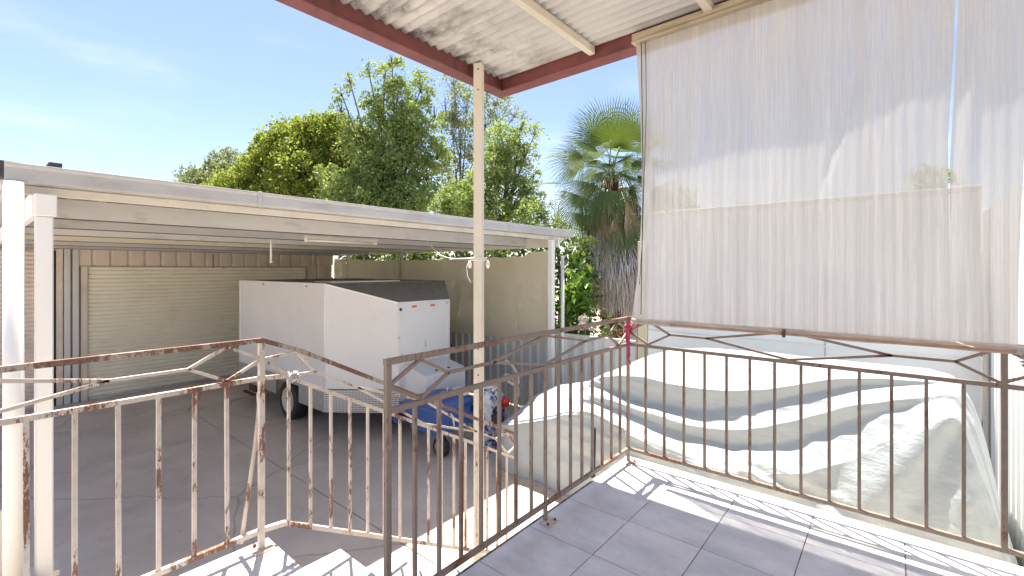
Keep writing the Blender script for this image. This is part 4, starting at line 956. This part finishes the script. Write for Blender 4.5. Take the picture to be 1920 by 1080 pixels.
# timber boards by the carport post
m = MB(); m.prism([(-4.42, .08, -1.75), (-4.42, .17, -1.50), (-4.40, .26, -1.80), (-4.40, .30, G), (-4.40, .10, G)], (-.018, 0, 0))
tag(m.build('plywood_board', 'plywood'), 'broken cream plywood offcut leaning behind the white carport posts', 'board')
m = MB(); m.bbox((-4.42, .27, -2.02), (-4.24, .40, -1.985), .003); m.box((-4.40, .28, G), (-4.37, .31, -2.021)); m.box((-4.30, .35, G), (-4.27, .38, -2.021))
tag(m.build('wooden_stool', 'plywood'), 'small pale wooden bench end showing behind the capped carport post', 'stool')
m = MB(); m.bbox((-4.20, .10, G), (-4.12, .32, -1.97), .005)
tag(m.build('rusty_box', basic('box_rust', (0.30, 0.20, 0.14, 1), .7, var=.3, dirt=(0.10, .035, .02, 1), dscale=9, dlo=.5, dhi=.6, damt=.9)), 'rust stained box standing low between the white carport posts', 'box')

# ------------------------------------------------------------------ neighbours
hs = thing('neighbour_house', (-1, 12, G), 'pale weatherboard house beyond the white wall, mostly behind the blind', 'house')
z = G + .2; k = 0
while z < .15:
    m = MB(); x0, x1 = -5.45, 3.4
    m.add([(x0, 10.50, z), (x1, 10.50, z), (x1, 10.525, z + .165), (x0, 10.525, z + .165), (x0, 10.54, z), (x1, 10.54, z), (x1, 10.54, z + .165), (x0, 10.54, z + .165)], [(0, 1, 2, 3), (7, 6, 5, 4), (0, 4, 5, 1), (3, 2, 6, 7), (0, 3, 7, 4), (1, 5, 6, 2)])
    m.build('weatherboard', 'board_paint', hs); z += .15
m = MB(); m.box((-5.44, 10.545, G), (3.39, 16, .25)); m.build('wall', 'board_paint', hs)
m = MB(); m.prism([(-5.8, 10.2, .26), (-5.8, 16.4, .26), (-5.8, 13.3, 1.25)], (9.6, 0, 0)); m.build('roof', 'gray_tile', hs)
m = MB(); m.bbox((-5.8, 10.10, .20), (3.8, 10.19, .30), .01); m.build('gutter', 'white_paint', hs)
for x in (-2.6, .4):
    m = MB(); m.bbox((x, 10.485, -1.4), (x + 1.2, 10.499, -.3), .004); wn = m.build('window', 'black', hs)
    m = MB(); m.bbox((x - .05, 10.47, -1.45), (x, 10.498, -.25), .004); m.bbox((x + 1.2, 10.47, -1.45), (x + 1.25, 10.498, -.25), .004); m.bbox((x + .001, 10.47, -.30), (x + 1.199, 10.484, -.25), .004); m.bbox((x + .001, 10.47, -1.45), (x + 1.199, 10.484, -1.4), .004); m.build('frame', 'white_paint', wn)
h2 = thing('distant_house', (-24, 4, G), 'dark tiled roof of a house showing above the left end of the carport gutter', 'house')
m = MB(); m.box((-30, .8, G), (-24.2, 3.3, 3.19)); m.build('wall', 'board_paint', h2)
m = MB(); m.prism([(-23.6, .6, 3.2), (-23.6, 3.75, 3.2), (-23.6, 2.9, 3.50), (-23.6, 2.45, 3.72), (-23.6, .6, 3.78)], (-7, 0, 0)); m.build('roof', 'roof_tile_dark', h2)
m = MB(); m.box((-23.6, 1.95, 3.73), (-24.6, 2.3, 3.92)); m.build('ridge_cap', 'roof_tile_dark', h2)

# ------------------------------------------------------------------ vegetation
rs = np.random.RandomState(11)
def leaf_mesh(name, C, size, tint, mat, parent=None, aspect=.55, droop=0.3, **kw):
    """many small folded leaves; C centres, size array, tint array"""
    n = len(C); C = np.asarray(C, float)
    d = rs.normal(size=(n, 3)); d[:, 2] -= droop; d /= np.linalg.norm(d, axis=1)[:, None]
    u = rs.normal(size=(n, 3)); u[:, 2] += .3; s = np.cross(d, u); s /= np.linalg.norm(s, axis=1)[:, None] + 1e-9
    nn = np.cross(s, d)
    L_ = size[:, None]; W_ = L_ * aspect * .5
    p0 = C - d * L_ * .5; p2 = C + d * L_ * .5 - nn * L_ * .06; p1 = C + s * W_ + nn * L_ * .07; p3 = C - s * W_ + nn * L_ * .07
    V = np.stack([p0, p1, p2, p3], 1).reshape(-1, 3); org = np.array([C[:, 0].mean(), C[:, 1].mean(), C[:, 2].min()])
    V = V - org
    me = bpy.data.meshes.new(name); me.vertices.add(4 * n); me.vertices.foreach_set('co', V.ravel())
    idx = np.arange(4 * n).reshape(n, 4); tri = np.stack([idx[:, [0, 1, 2]], idx[:, [0, 2, 3]]], 1).reshape(-1, 3)
    me.loops.add(6 * n); me.loops.foreach_set('vertex_index', tri.ravel()); me.polygons.add(2 * n)
    me.polygons.foreach_set('loop_start', np.arange(0, 6 * n, 3)); me.polygons.foreach_set('loop_total', np.full(2 * n, 3))
    at = me.attributes.new('tint', 'FLOAT', 'POINT'); at.data.foreach_set('value', np.repeat(np.clip(tint, 0, 1), 4))
    me.update(); me.validate(); me.materials.append(M[mat])
    o = bpy.data.objects.new(name, me); link(o, (org[0], org[1], org[2] + K), parent)
    if kw: tag(o, kw.get('label'), kw.get('cat'), kw.get('group'), kw.get('kind'))
    return o

def at_px(u, v, d):
    """point at depth d along the view through a place in the picture (used once to set out far trees)"""
    r = (u - 960) / 857; c, s = math.cos(R(39.9)), math.sin(R(39.9))
    return np.array([(r * c - s) * d, (r * s + c) * d, -(v - 505.5) / 857 * d])

def clumps(blobs, per, clump_r, leaf, leaves_per):
    """blobs: (centre, rx, rz, weight) -> leaf centres grouped in sprays"""
    P = []; T = []
    for c, rx, rz in blobs:
        n = max(3, int(per * rx * rx * rz))
        q = rs.normal(size=(n, 3)); q /= np.linalg.norm(q, axis=1)[:, None]; q *= (rs.uniform(.35, 1.0, n) ** .45)[:, None]
        cc = c + q * np.array([rx, rx, rz]) * (1 + rs.normal(size=(n, 1)) * .07)
        for p in cc:
            k = max(6, int(leaves_per * rs.uniform(.5, 1.4))); r = clump_r * rs.uniform(.6, 1.3)
            g = rs.normal(size=(k, 3)) * r * np.array([.55, .55, .38]); g[:, 2] -= (g[:, 0] ** 2 + g[:, 1] ** 2) * .6 / r
            P.append(p + g); T.append(np.clip(rs.normal(.5, .16) + rs.normal(size=k) * .16, 0, 1))
    return np.concatenate(P), np.concatenate(T)

def tree(label, base, blobs, mat, per, clump_r, leaf, lp, trunk_r=.22, name='tree', cat='tree', group=None, twigs=2, aspect=.55, bark='bark'):
    blobs = [(np.array(c, float), rx, rz) for c, rx, rz in blobs]
    root = thing(name, (base[0], base[1], G), label, cat, group or 'trees beyond the fences')
    P, T = clumps(blobs, per, clump_r, leaf, lp)
    leaf_mesh('crown', P, leaf * rs.uniform(.6, 1.35, len(P)), T, mat, root, aspect)
    m = MB(); b0 = Vector((base[0], base[1], G)); zmin = min(c[2] - rz for c, rx, rz in blobs)
    cx = np.mean([c for c, _, _ in blobs], axis=0); fork = Vector((cx[0] * .5 + base[0] * .5, cx[1] * .5 + base[1] * .5, zmin + .3))
    m.tube([b0, b0.lerp(fork, .5) + Vector((.1, .05, 0)), fork], [trunk_r * 1.3, trunk_r, trunk_r * .8], 10); m.build('trunk', bark, root)
    m = MB()
    for c, rx, rz in blobs:
        e = Vector(c); mid = fork.lerp(e, .5) + Vector((rnd.uniform(-.3, .3), rnd.uniform(-.3, .3), rnd.uniform(-.1, .4)))
        m.tube([fork, mid, e, e + Vector((rnd.uniform(-.1, .1), rnd.uniform(-.1, .1), rz * .55))], [trunk_r * .34, trunk_r * .19, trunk_r * .09, .006], 6)
        for _ in range(int(twigs * 3)):
            q = Vector(rs.normal(size=3)).normalized(); q = Vector((q.x * rx, q.y * rx, q.z * rz)) * .92
            m.tube([e - Vector((0, 0, rz * .3)), e + q * .5 + Vector((0, 0, .05)), e + q], [trunk_r * .08, trunk_r * .045, .004], 4)
    m.build('limbs', bark, root)
    return root
def bl(lst): return [(at_px(u, v, d), rx, rz) for u, v, d, rx, rz in lst]
# far small tree at the left
b = bl([(358, 332, 25, .8, .6), (392, 322, 25, .8, .7), (425, 308, 25, .9, .8), (380, 360, 25, 1.2, .8), (440, 340, 24, 1.2, .9)])
tree('small grey-green far tree, leftmost above the carport gutter', (b[2][0][0], b[2][0][1]), b, 'leaf_grey', 60, .38, .15, 60, .12)
# round yellow-green tree
b = bl([(455, 340, 20, .9, .7), (500, 320, 20, 1.1, .9), (520, 280, 20, 1.0, .8), (560, 262, 20, 1.1, .9), (610, 250, 20, 1.2, .9), (575, 310, 19.5, 1.4, 1.0), (645, 285, 20, 1.3, 1.0), (480, 370, 20, 1.3, .8), (560, 360, 19.5, 1.4, .9), (640, 350, 19.5, 1.4, 1.0), (425, 355, 20.5, .8, .5), (690, 320, 20, 1.2, 1.1), (545, 235, 20.3, .6, .5)])
tree('dense round yellow-green tree left of the tall open tree', (b[5][0][0], b[5][0][1]), b, 'leaf_lime', 70, .34, .15, 75, .25, twigs=1)
# tall open tree
b = bl([(640, 175, 17, .28, .35), (640, 205, 17, .35, .3), (672, 240, 17, .5, .5), (655, 150, 17, .25, .3), (690, 130, 17, .22, .35), (722, 140, 17, .35, .5), (735, 115, 17, .30, .35), (700, 190, 17, .55, .6), (745, 180, 17, .55, .7), (790, 165, 17.3, .45, .7), (775, 215, 17, .6, .7), (720, 250, 17, .7, .7), (790, 270, 17, .6, .7), (750, 310, 17, .9, .8), (690, 300, 16.8, .7, .6), (640, 350, 16.5, .7, .6), (700, 370, 16.5, .9, .6), (620, 325, 16.5, .45, .4), (770, 370, 16.6, .9, .7), (800, 330, 17, .5, .7), (815, 215, 17.6, .3, .5), (670, 270, 17, .6, .6), (705, 335, 16.8, .8, .7), (760, 240, 17.2, .7, .7), (820, 290, 17.4, .5, .7), (735, 390, 16.6, 1.0, .5), (655, 390, 16.4, .9, .4)])
tree('tall open green tree with upright branches left of the cream post', (b[13][0][0], b[13][0][1]), b, 'leaf_mid', 150, .24, .12, 46, .2, twigs=3)
# sparse greyish tree behind the post
b = bl([(850, 150, 19, .5, .7), (875, 200, 19, .8, .9), (850, 250, 19, .6, .9), (840, 310, 19, .6, .8), (930, 190, 19, .8, .6), (965, 215, 19, .5, .4), (900, 270, 19, .7, .8), (870, 340, 19, .8, .6), (835, 205, 19, .5, .8), (865, 285, 19, .7, .8), (910, 230, 19, .6, .7), (845, 370, 18.5, .8, .6)])
tree('thin sparse greyish tree directly behind the cream porch post', (b[2][0][0], b[2][0][1]), b, 'leaf_grey', 75, .28, .11, 34, .12, twigs=5)
b = bl([(940, 260, 16, .7, .6), (975, 240, 16, .35, .3), (1003, 250, 16, .25, .45), (985, 290, 16, .4, .5), (930, 310, 15.6, .7, .6), (870, 370, 15.2, .9, .6), (920, 385, 15.2, .9, .5), (965, 345, 15.6, .6, .5), (985, 400, 15.2, .8, .5), (830, 390, 15.2, .5, .4), (1000, 330, 16, .25, .25), (1030, 425, 15, .5, .4), (955, 290, 16, .6, .6), (910, 340, 15.6, .7, .6), (1000, 370, 15.6, .45, .4), (880, 400, 15.2, .8, .4)])
tree('bushy mid green tree right of the cream porch post', (b[4][0][0], b[4][0][1]), b, 'leaf_mid', 170, .22, .10, 50, .18, twigs=3)
b = bl([(1030, 380, 17, .3, .3), (1048, 400, 17, .35, .4), (1015, 365, 17, .2, .2), (1060, 360, 17, .2, .25), (1040, 430, 17, .7, .4)])
tree('wispy pale sapling between the bushy tree and the palm', (b[1][0][0], b[1][0][1]), b, 'leaf_grey', 110, .2, .09, 22, .06, twigs=5)
b = bl([(1745, 345, 14, .55, .5), (1725, 390, 14, .7, .6), (1770, 400, 14, .7, .5)])
tree('round tree seen faintly through the blind above the white wall', (b[1][0][0], b[1][0][1]), b, 'leaf_mid', 150, .25, .12, 50, .12)
b = bl([(1270, 380, 15, .6, .5), (1310, 420, 15, .9, .6), (1390, 410, 15.5, .8, .5), (1240, 420, 15, .8, .6)])
tree('low tree seen through the left part of the blind', (b[1][0][0], b[1][0][1]), b, 'leaf_mid', 110, .25, .12, 45, .12)
b = [(np.array([x, 12.5 + .6 * math.sin(x * 2), z]), .9, .8) for x in np.arange(-4.2, 3.4, .95) for z in (1.9,)]
# hedge seen through the gap above the shade cloth
n = 22000; X_ = rs.uniform(-13.5, -4.5, n); Z_ = rs.uniform(-2.0, .95, n); Y_ = 7.6 + rs.normal(size=n) * .22 + .25 * np.sin(X_ * 2.3)
hd = thing('hedge', (-9, 7.6, G), 'dark leafy hedge showing in the gap between carport beam and shade cloth', 'hedge')
keep = Z_ < .75 + .2 * np.sin(X_ * 3.1) + .1 * np.sin(X_ * 9)
C = np.stack([X_, Y_, Z_], 1)[keep]
leaf_mesh('foliage', C, .11 * rs.uniform(.6, 1.4, len(C)), rs.uniform(0, 1, len(C)) ** 1.4, 'leaf_dark', hd, .6)
m = MB()
for x in np.arange(-13.2, -4.6, .55): m.tube([(x, 7.6, G), (x + rnd.uniform(-.1, .1), 7.65, -1), (x + rnd.uniform(-.3, .3), 7.6, .3)], [.03, .022, .01], 5)
m.build('stems', 'bark', hd)

def broad_bush(label, x, y, z0, z1, r, n, ls, mat, name='leafy_shrub', tl=0.0):
    t = thing(name, (x, y, G), label, 'shrub')
    C = []; 
    stems = MB()
    for s_ in range(9):
        a = rnd.uniform(0, 6.28); tip = Vector((x + r * math.cos(a) * rnd.uniform(.2, 1), y + r * math.sin(a) * rnd.uniform(.2, 1), rnd.uniform((z0 + z1) / 2, z1)))
        b0 = Vector((x + .08 * math.cos(a), y + .08 * math.sin(a), G)); mid = b0.lerp(tip, .5) + Vector((0, 0, .1)); stems.tube([b0, mid, tip], [.018, .012, .006], 5)
        for q in range(n // 9):
            f = rnd.uniform(.25, 1); p = (b0.lerp(mid, f * 2) if f < .5 else mid.lerp(tip, f * 2 - 1)); 
            C.append(tuple(p + Vector((rnd.gauss(0, r * .28), rnd.gauss(0, r * .28), rnd.gauss(0, .10)))))
    C = np.array([c for c in C if c[2] > z0]); stems.build('stems', 'bark', t)
    leaf_mesh('foliage', C, ls * rs.uniform(.6, 1.3, len(C)), rs.uniform(0, 1, len(C)), mat, t, .42, .2)
broad_bush('bright green broad-leaved shrub between the white downpipe and the palm skirt', -4.55, 7.35, -1.7, .15, .30, 620, .24, 'leaf_bright')
broad_bush('low dark flowering shrub at the foot of the palm beyond the fence', -3.95, 7.2, -2.2, -.70, .42, 1500, .085, 'leaf_dark')
broad_bush('slim lime green sapling just right of the carport gutter end', -5.35, 8.6, -.6, .85, .22, 420, .14, 'leaf_bright', 'sapling')
# pale round blossoms
bo = thing('hydrangea', (-4.1, 6.95, G), 'pale round flower heads beside the white downpipe', 'flower')
m = MB(); m.tube([(-4.1, 6.95, G), (-4.12, 6.9, -.95)], .012, 5); m.build('stem', 'bark', bo)
for k, (x, y, z) in enumerate(((-4.12, 6.85, -.86), (-3.98, 6.88, -.98), (-4.2, 6.95, -1.0))):
    q = rs.normal(size=(260, 3)); q /= np.linalg.norm(q, axis=1)[:, None]; q *= .085
    leaf_mesh('flower_head', q * np.array([1, 1, .75]) + np.array([x, y, z]), np.full(260, .03), rs.uniform(0, 1, 260), 'palm_straw', bo, .9)

# ------------------------------------------------------------------ palm
px_, py_ = -4.98, 9.52
palm = thing('fan_palm', (px_, py_, G), 'tall fan palm with green fronds above a thick skirt of dead grey fronds', 'palm')
m = MB(); m.tube([(px_, py_, G), (px_ + .02, py_, -1.2), (px_ - .02, py_, .4), (px_, py_, 2.15)], [.27, .24, .21, .16], 16); m.build('trunk', 'palm_bark', palm)
q = 700; a = rs.uniform(0, 6.28, q); zz_ = rs.uniform(G, -.6, q)
leaf_mesh('trunk_fibre', np.stack([px_ + .25 * np.cos(a), py_ + .25 * np.sin(a), zz_], 1), rs.uniform(.06, .16, q), rs.uniform(0, .5, q), 'palm_dead', palm, .35, kind='stuff')
def fan(origin, pdir, plen, bdir, nrm, Rr, half, n, mat, name='frond', droop=.12, cup=.12, seed=0):
    rr_ = random.Random(seed); o = Vector(origin); pd_ = Vector(pdir).normalized(); bd = Vector(bdir).normalized(); nr = Vector(nrm); nr = (nr - bd * nr.dot(bd)).normalized(); sd = nr.cross(bd).normalized()
    hub = o + pd_ * plen
    V = []; Fc = []; T = []
    # petiole
    mid = o + pd_ * plen * .5 + Vector((0, 0, .05 * plen)); pts = [o, mid, hub]
    for i, p in enumerate(pts):
        w_ = (.022, .015, .010)[i]; V += [p + sd * w_, p - sd * w_, p + nr * w_ * .6]; T += [.75] * 3
    for i in range(2):
        b_ = 3 * i
        for k in range(3): Fc.append((b_ + k, b_ + (k + 1) % 3, b_ + 3 + (k + 1) % 3, b_ + 3 + k))
    dth = 2 * half / n; base_t = rr_.uniform(.2, .7)
    for k in range(n):
        th = -half + dth * (k + .5); L_ = Rr * (1 - .22 * (abs(th) / half) ** 2) * rr_.uniform(.93, 1.05)
        d = bd * math.cos(th) + sd * math.sin(th); s_ = sd * math.cos(th) - bd * math.sin(th)
        b_ = len(V)
        for f, wf in ((.04, .5), (.32, .98), (.54, .80), (.78, .42), (1.0, .02)):
            wd = (math.tan(dth / 2) * L_ * min(f, .42)) * wf * .96 if f > .04 else .006
            if f > .5: wd = math.tan(dth / 2) * L_ * .42 * (.80, .50, .06)[(f > .6) + (f > .9)]
            dr = droop * L_ * max(0, f - .45) ** 2 * 2.2 * (1 + rr_.uniform(-.3, .5))
            p = hub + d * L_ * f + nr * cup * L_ * (abs(th) / half) ** 2 * f + Vector((0, 0, -dr)) 
            V += [p + s_ * wd, p - s_ * wd, p + nr * wd * .5]
            tt = base_t + rr_.uniform(-.22, .22) - .1 * f; T += [tt - .12, tt + .08, tt + .15]
        for i in range(4):
            c = b_ + 3 * i; Fc += [(c, c + 2, c + 5, c + 3), (c + 2, c + 1, c + 4, c + 5)]
    org = Vector(origin)
    me = bpy.data.meshes.new(name); me.from_pydata([tuple(v - org) for v in V], [], Fc)
    at = me.attributes.new('tint', 'FLOAT', 'POINT'); at.data.foreach_set('value', np.clip(np.array(T), 0, 1)); me.materials.append(M[mat])
    ob = bpy.data.objects.new(name, me); link(ob, (org.x, org.y, org.z + K), palm)
    return ob
cr_, sr_ = math.cos(R(39.9)), math.sin(R(39.9)); RIGHT = Vector((cr_, sr_, 0)); BACK = Vector((sr_, -cr_, 0)); UP = Vector((0, 0, 1))   # picture right, towards viewer
top_ = Vector((px_, py_, 2.05))
def D(r, u, b): return RIGHT * r + UP * u + BACK * b
fans = [ # petiole dir, len, blade dir, normal, R, half, n, mat
 (D(.05, 1, .1), .80, D(.0, 1, .1), D(0, .1, 1), 1.02, 1.75, 52, 'palm_green'),
 (D(-.35, 1, .0), .75, D(-.75, .65, .1), D(.1, .4, 1), .98, 1.3, 44, 'palm_green'),
 (D(.45, 1, .0), .80, D(.45, .95, .0), D(-.2, .2, 1), 1.00, 1.5, 46, 'palm_green'),
 (D(.1, .8, .7), .70, D(.1, .75, .6), D(0, -.4, 1), .80, 1.6, 46, 'palm_green'),
 (D(-.55, .8, .4), .7, D(-.9, .2, .4), D(.2, .9, .6), .9, 1.3, 40, 'palm_green'),
 (D(.6, .6, .5), .8, D(.8, .25, .5), D(-.2, .9, .6), .95, 1.4, 42, 'palm_green'),
 (D(-.9, .55, .1), .75, D(-.95, -.2, .15), D(.1, .5, 1), .85, 1.2, 36, 'palm_deep'),
 (D(-.95, .45, .3), .95, D(-.9, -.10, .3), D(.0, 1, .25), .72, .9, 28, 'palm_green'),
 (D(-.98, .15, .2), 1.15, D(-1, -.08, .2), D(0, 1, .20), .72, .8, 26, 'palm_green'),
 (D(-.7, .1, .6), .75, D(-.5, -.8, .4), D(-.3, .3, 1), .75, 1.3, 36, 'palm_deep'),
 (D(-.8, -.35, .4), .85, D(-.45, -.85, .3), D(-.2, .2, 1), .78, 1.5, 40, 'palm_deep'),
 (D(-.95, -.75, .2), .80, D(-.25, -1, .2), D(-.1, .1, 1), .80, 1.45, 40, 'palm_deep'),
 (D(.05, -.75, .6), .95, D(.22, -1, .2), D(.1, .1, 1), .85, 1.1, 36, 'palm_deep'),
 (D(.25, .2, .9), .6, D(-.1, -.35, .9), D(-.5, .8, .4), .75, .9, 30, 'palm_green'),
 (D(.5, .4, .7), .7, D(.85, -.25, .5), D(.0, .8, .6), .8, 1.2, 34, 'palm_deep'),
 (D(.8, .1, .3), .9, D(.7, -.7, .2), D(.1, .2, 1), .8, 1.3, 36, 'palm_deep'),
 (D(.7, -.5, .3), .85, D(.35, -1, .2), D(.0, .1, 1), .8, 1.3, 36, 'palm_deep'),
 (D(.9, .5, -.4), .9, D(1, .0, -.4), D(.2, 1, .2), .85, 1.2, 34, 'palm_green'),
 (D(-.4, .8, -.6), .8, D(-.5, .6, -.5), D(0, .6, .8), .95, 1.4, 38, 'palm_deep'),
 (D(.3, .7, -.7), .8, D(.3, .5, -.7), D(0, .7, .7), .95, 1.4, 38, 'palm_deep'),
 (D(-.6, .3, -.7), .9, D(-.7, -.3, -.5), D(0, .6, .7), .85, 1.2, 34, 'palm_deep'),
 (D(-.2, .3, .9), .55, D(-.35, -.55, .7), D(-.1, .6, .7), .7, 1.1, 30, 'palm_deep')]
for k, (pd1, pl, bd1, n1_, Rr, hf, nl, mt) in enumerate(fans):
    fan(top_ + Vector((0, 0, .10)) + Vector((rnd.uniform(-.06, .06), rnd.uniform(-.06, .06), rnd.uniform(-.15, .15) - (.35 if pd1.z < .2 else 0))), pd1, pl, bd1, n1_, Rr * 1.12, hf, nl, mt, droop=.10 if mt == 'palm_green' else .22, seed=k)
for k in range(30):
    a = k * 2.39996 + .5; el = R(55 - 4.2 * k); dr = Vector((math.cos(a), math.sin(a), 0)); pd1 = dr * math.cos(el) + UP * math.sin(el)
    el2 = el - R(rnd.uniform(45, 75)); bd1 = dr * math.cos(el2) + UP * math.sin(el2)
    fan(top_ + Vector((0, 0, .05 - .02 * k)), pd1, rnd.uniform(.35, .7), bd1, UP * math.cos(el2) - dr * math.sin(el2) + Vector((rnd.uniform(-.4, .4), rnd.uniform(-.4, .4), 0)), rnd.uniform(.65, .9), rnd.uniform(1.0, 1.5), 32, 'palm_deep' if k % 4 else 'palm_green', droop=.25, seed=50 + k)
# hanging brown fronds
for k in range(64):
    a = k * 2.39996; z0 = 1.55 - .80 * (k / 64); out_ = .44 + .12 * math.sin(k * 1.7)
    dr = Vector((math.cos(a), math.sin(a), 0)); o = Vector((px_, py_, z0 + .25)) + dr * .14
    fan(o, dr * .85 + UP * -.45, out_, UP * -1 + dr * rnd.uniform(-.05, .2), dr, .80 * rnd.uniform(.7, 1.1), rnd.uniform(.22, .42), 18, 'palm_dead', 'dead_frond', droop=0, cup=.35, seed=100 + k)
for k in range(60):                                           # bare dead leaf stalks
    a = k * 2.4; dr = Vector((math.cos(a), math.sin(a), 0)); o = Vector((px_, py_, 2.05 - .016 * k)) + dr * .10
    m = MB(); m.tube([o, o + dr * .25 + UP * .10, o + dr * .48 - UP * .35, o + dr * .56 - UP * .95], [.014, .011, .008, .005], 5); m.build('dead_stalk', 'wall_frame' if k % 3 else 'palm_bark', palm)
# grey thatch skirt
m = MB(); V = []; Fc = []; T = []
for k in range(5200):
    a = rnd.uniform(0, 2 * math.pi); h = rnd.random() ** .85
    z0 = .78 - 1.38 * h; rad = (.60 + .20 * math.sin(min(1, h * 1.6) * math.pi * .75)) * rnd.uniform(.72, 1.06) * (1 + .10 * math.sin(a * 3 + h * 5))
    L_ = rnd.uniform(.30, .70); w_ = rnd.uniform(.006, .015); tw = rnd.uniform(-.25, .25)
    if h > .55: rad *= 1 - .35 * (h - .55) / .45
    dr = Vector((math.cos(a), math.sin(a), 0)); s_ = Vector((-dr.y, dr.x, 0))
    b_ = len(V); t0_ = rnd.uniform(0, 1)
    for f in (0, .4, .75, 1):
        p = Vector((px_, py_, z0 + .1)) + dr * (rad * (.75 + .25 * min(1, f * 2.0)) + rnd.uniform(-.01, .03)) + s_ * tw * L_ * f * .6 - UP * L_ * f
        ww = w_ * (1 - .75 * f); V += [p - s_ * ww, p + s_ * ww + dr * ww * rnd.uniform(-1, 1)]; T += [t0_, t0_]
    for i in range(3): c = b_ + 2 * i; Fc.append((c, c + 1, c + 3, c + 2))
me = bpy.data.meshes.new('thatch_skirt'); me.from_pydata([(v.x - px_, v.y - py_, v.z) for v in V], [], Fc)
at = me.attributes.new('tint', 'FLOAT', 'POINT'); at.data.foreach_set('value', np.array(T)); me.materials.append(M['palm_straw'])
o = bpy.data.objects.new('thatch_skirt', me); link(o, (px_, py_, K), palm); o['kind'] = 'stuff'

# ------------------------------------------------------------------ litter
def litter(name, label, n, area, z, size, mat):
    V = []; Fc = []; T = []
    for k in range(n):
        x = rnd.uniform(area[0], area[1]); y = rnd.uniform(area[2], area[3]); a = rnd.uniform(0, 6.28); l = size * rnd.uniform(.5, 1.3); w_ = l * rnd.uniform(.25, .5)
        d = Vector((math.cos(a), math.sin(a), 0)) * l; s_ = Vector((-math.sin(a), math.cos(a), 0)) * w_; c = Vector((x, y, z + .004)); b_ = len(V)
        V += [c - d, c + s_ + Vector((0, 0, l * .25)), c + d + Vector((0, 0, l * .1)), c - s_ + Vector((0, 0, l * .15))]; T += [rnd.random()] * 4; Fc += [(b_, b_ + 1, b_ + 2), (b_, b_ + 2, b_ + 3)]
    me = bpy.data.meshes.new(name); me.from_pydata([tuple(v) for v in V], [], Fc); at = me.attributes.new('tint', 'FLOAT', 'POINT'); at.data.foreach_set('value', np.array(T)); me.materials.append(M[mat])
    o = bpy.data.objects.new(name, me); link(o, (0, 0, K)); tag(o, label, 'debris', None, 'stuff')
litter('fallen_leaves', 'small dry leaves scattered over the concrete yard', 170, (-9.5, -2.6, .3, 6.0), G, .016, 'palm_dead')
litter('leaf_crumbs', 'tiny dry crumbs on the porch tiles', 40, (-1.4, 1.2, 1.2, 3.0), F, .006, 'palm_dead')
litter('gutter_line_debris', 'dark leaf debris along the foot of the covered car', 160, (-3.7, -2.2, 3.98, 4.16), G, .016, 'palm_dead')
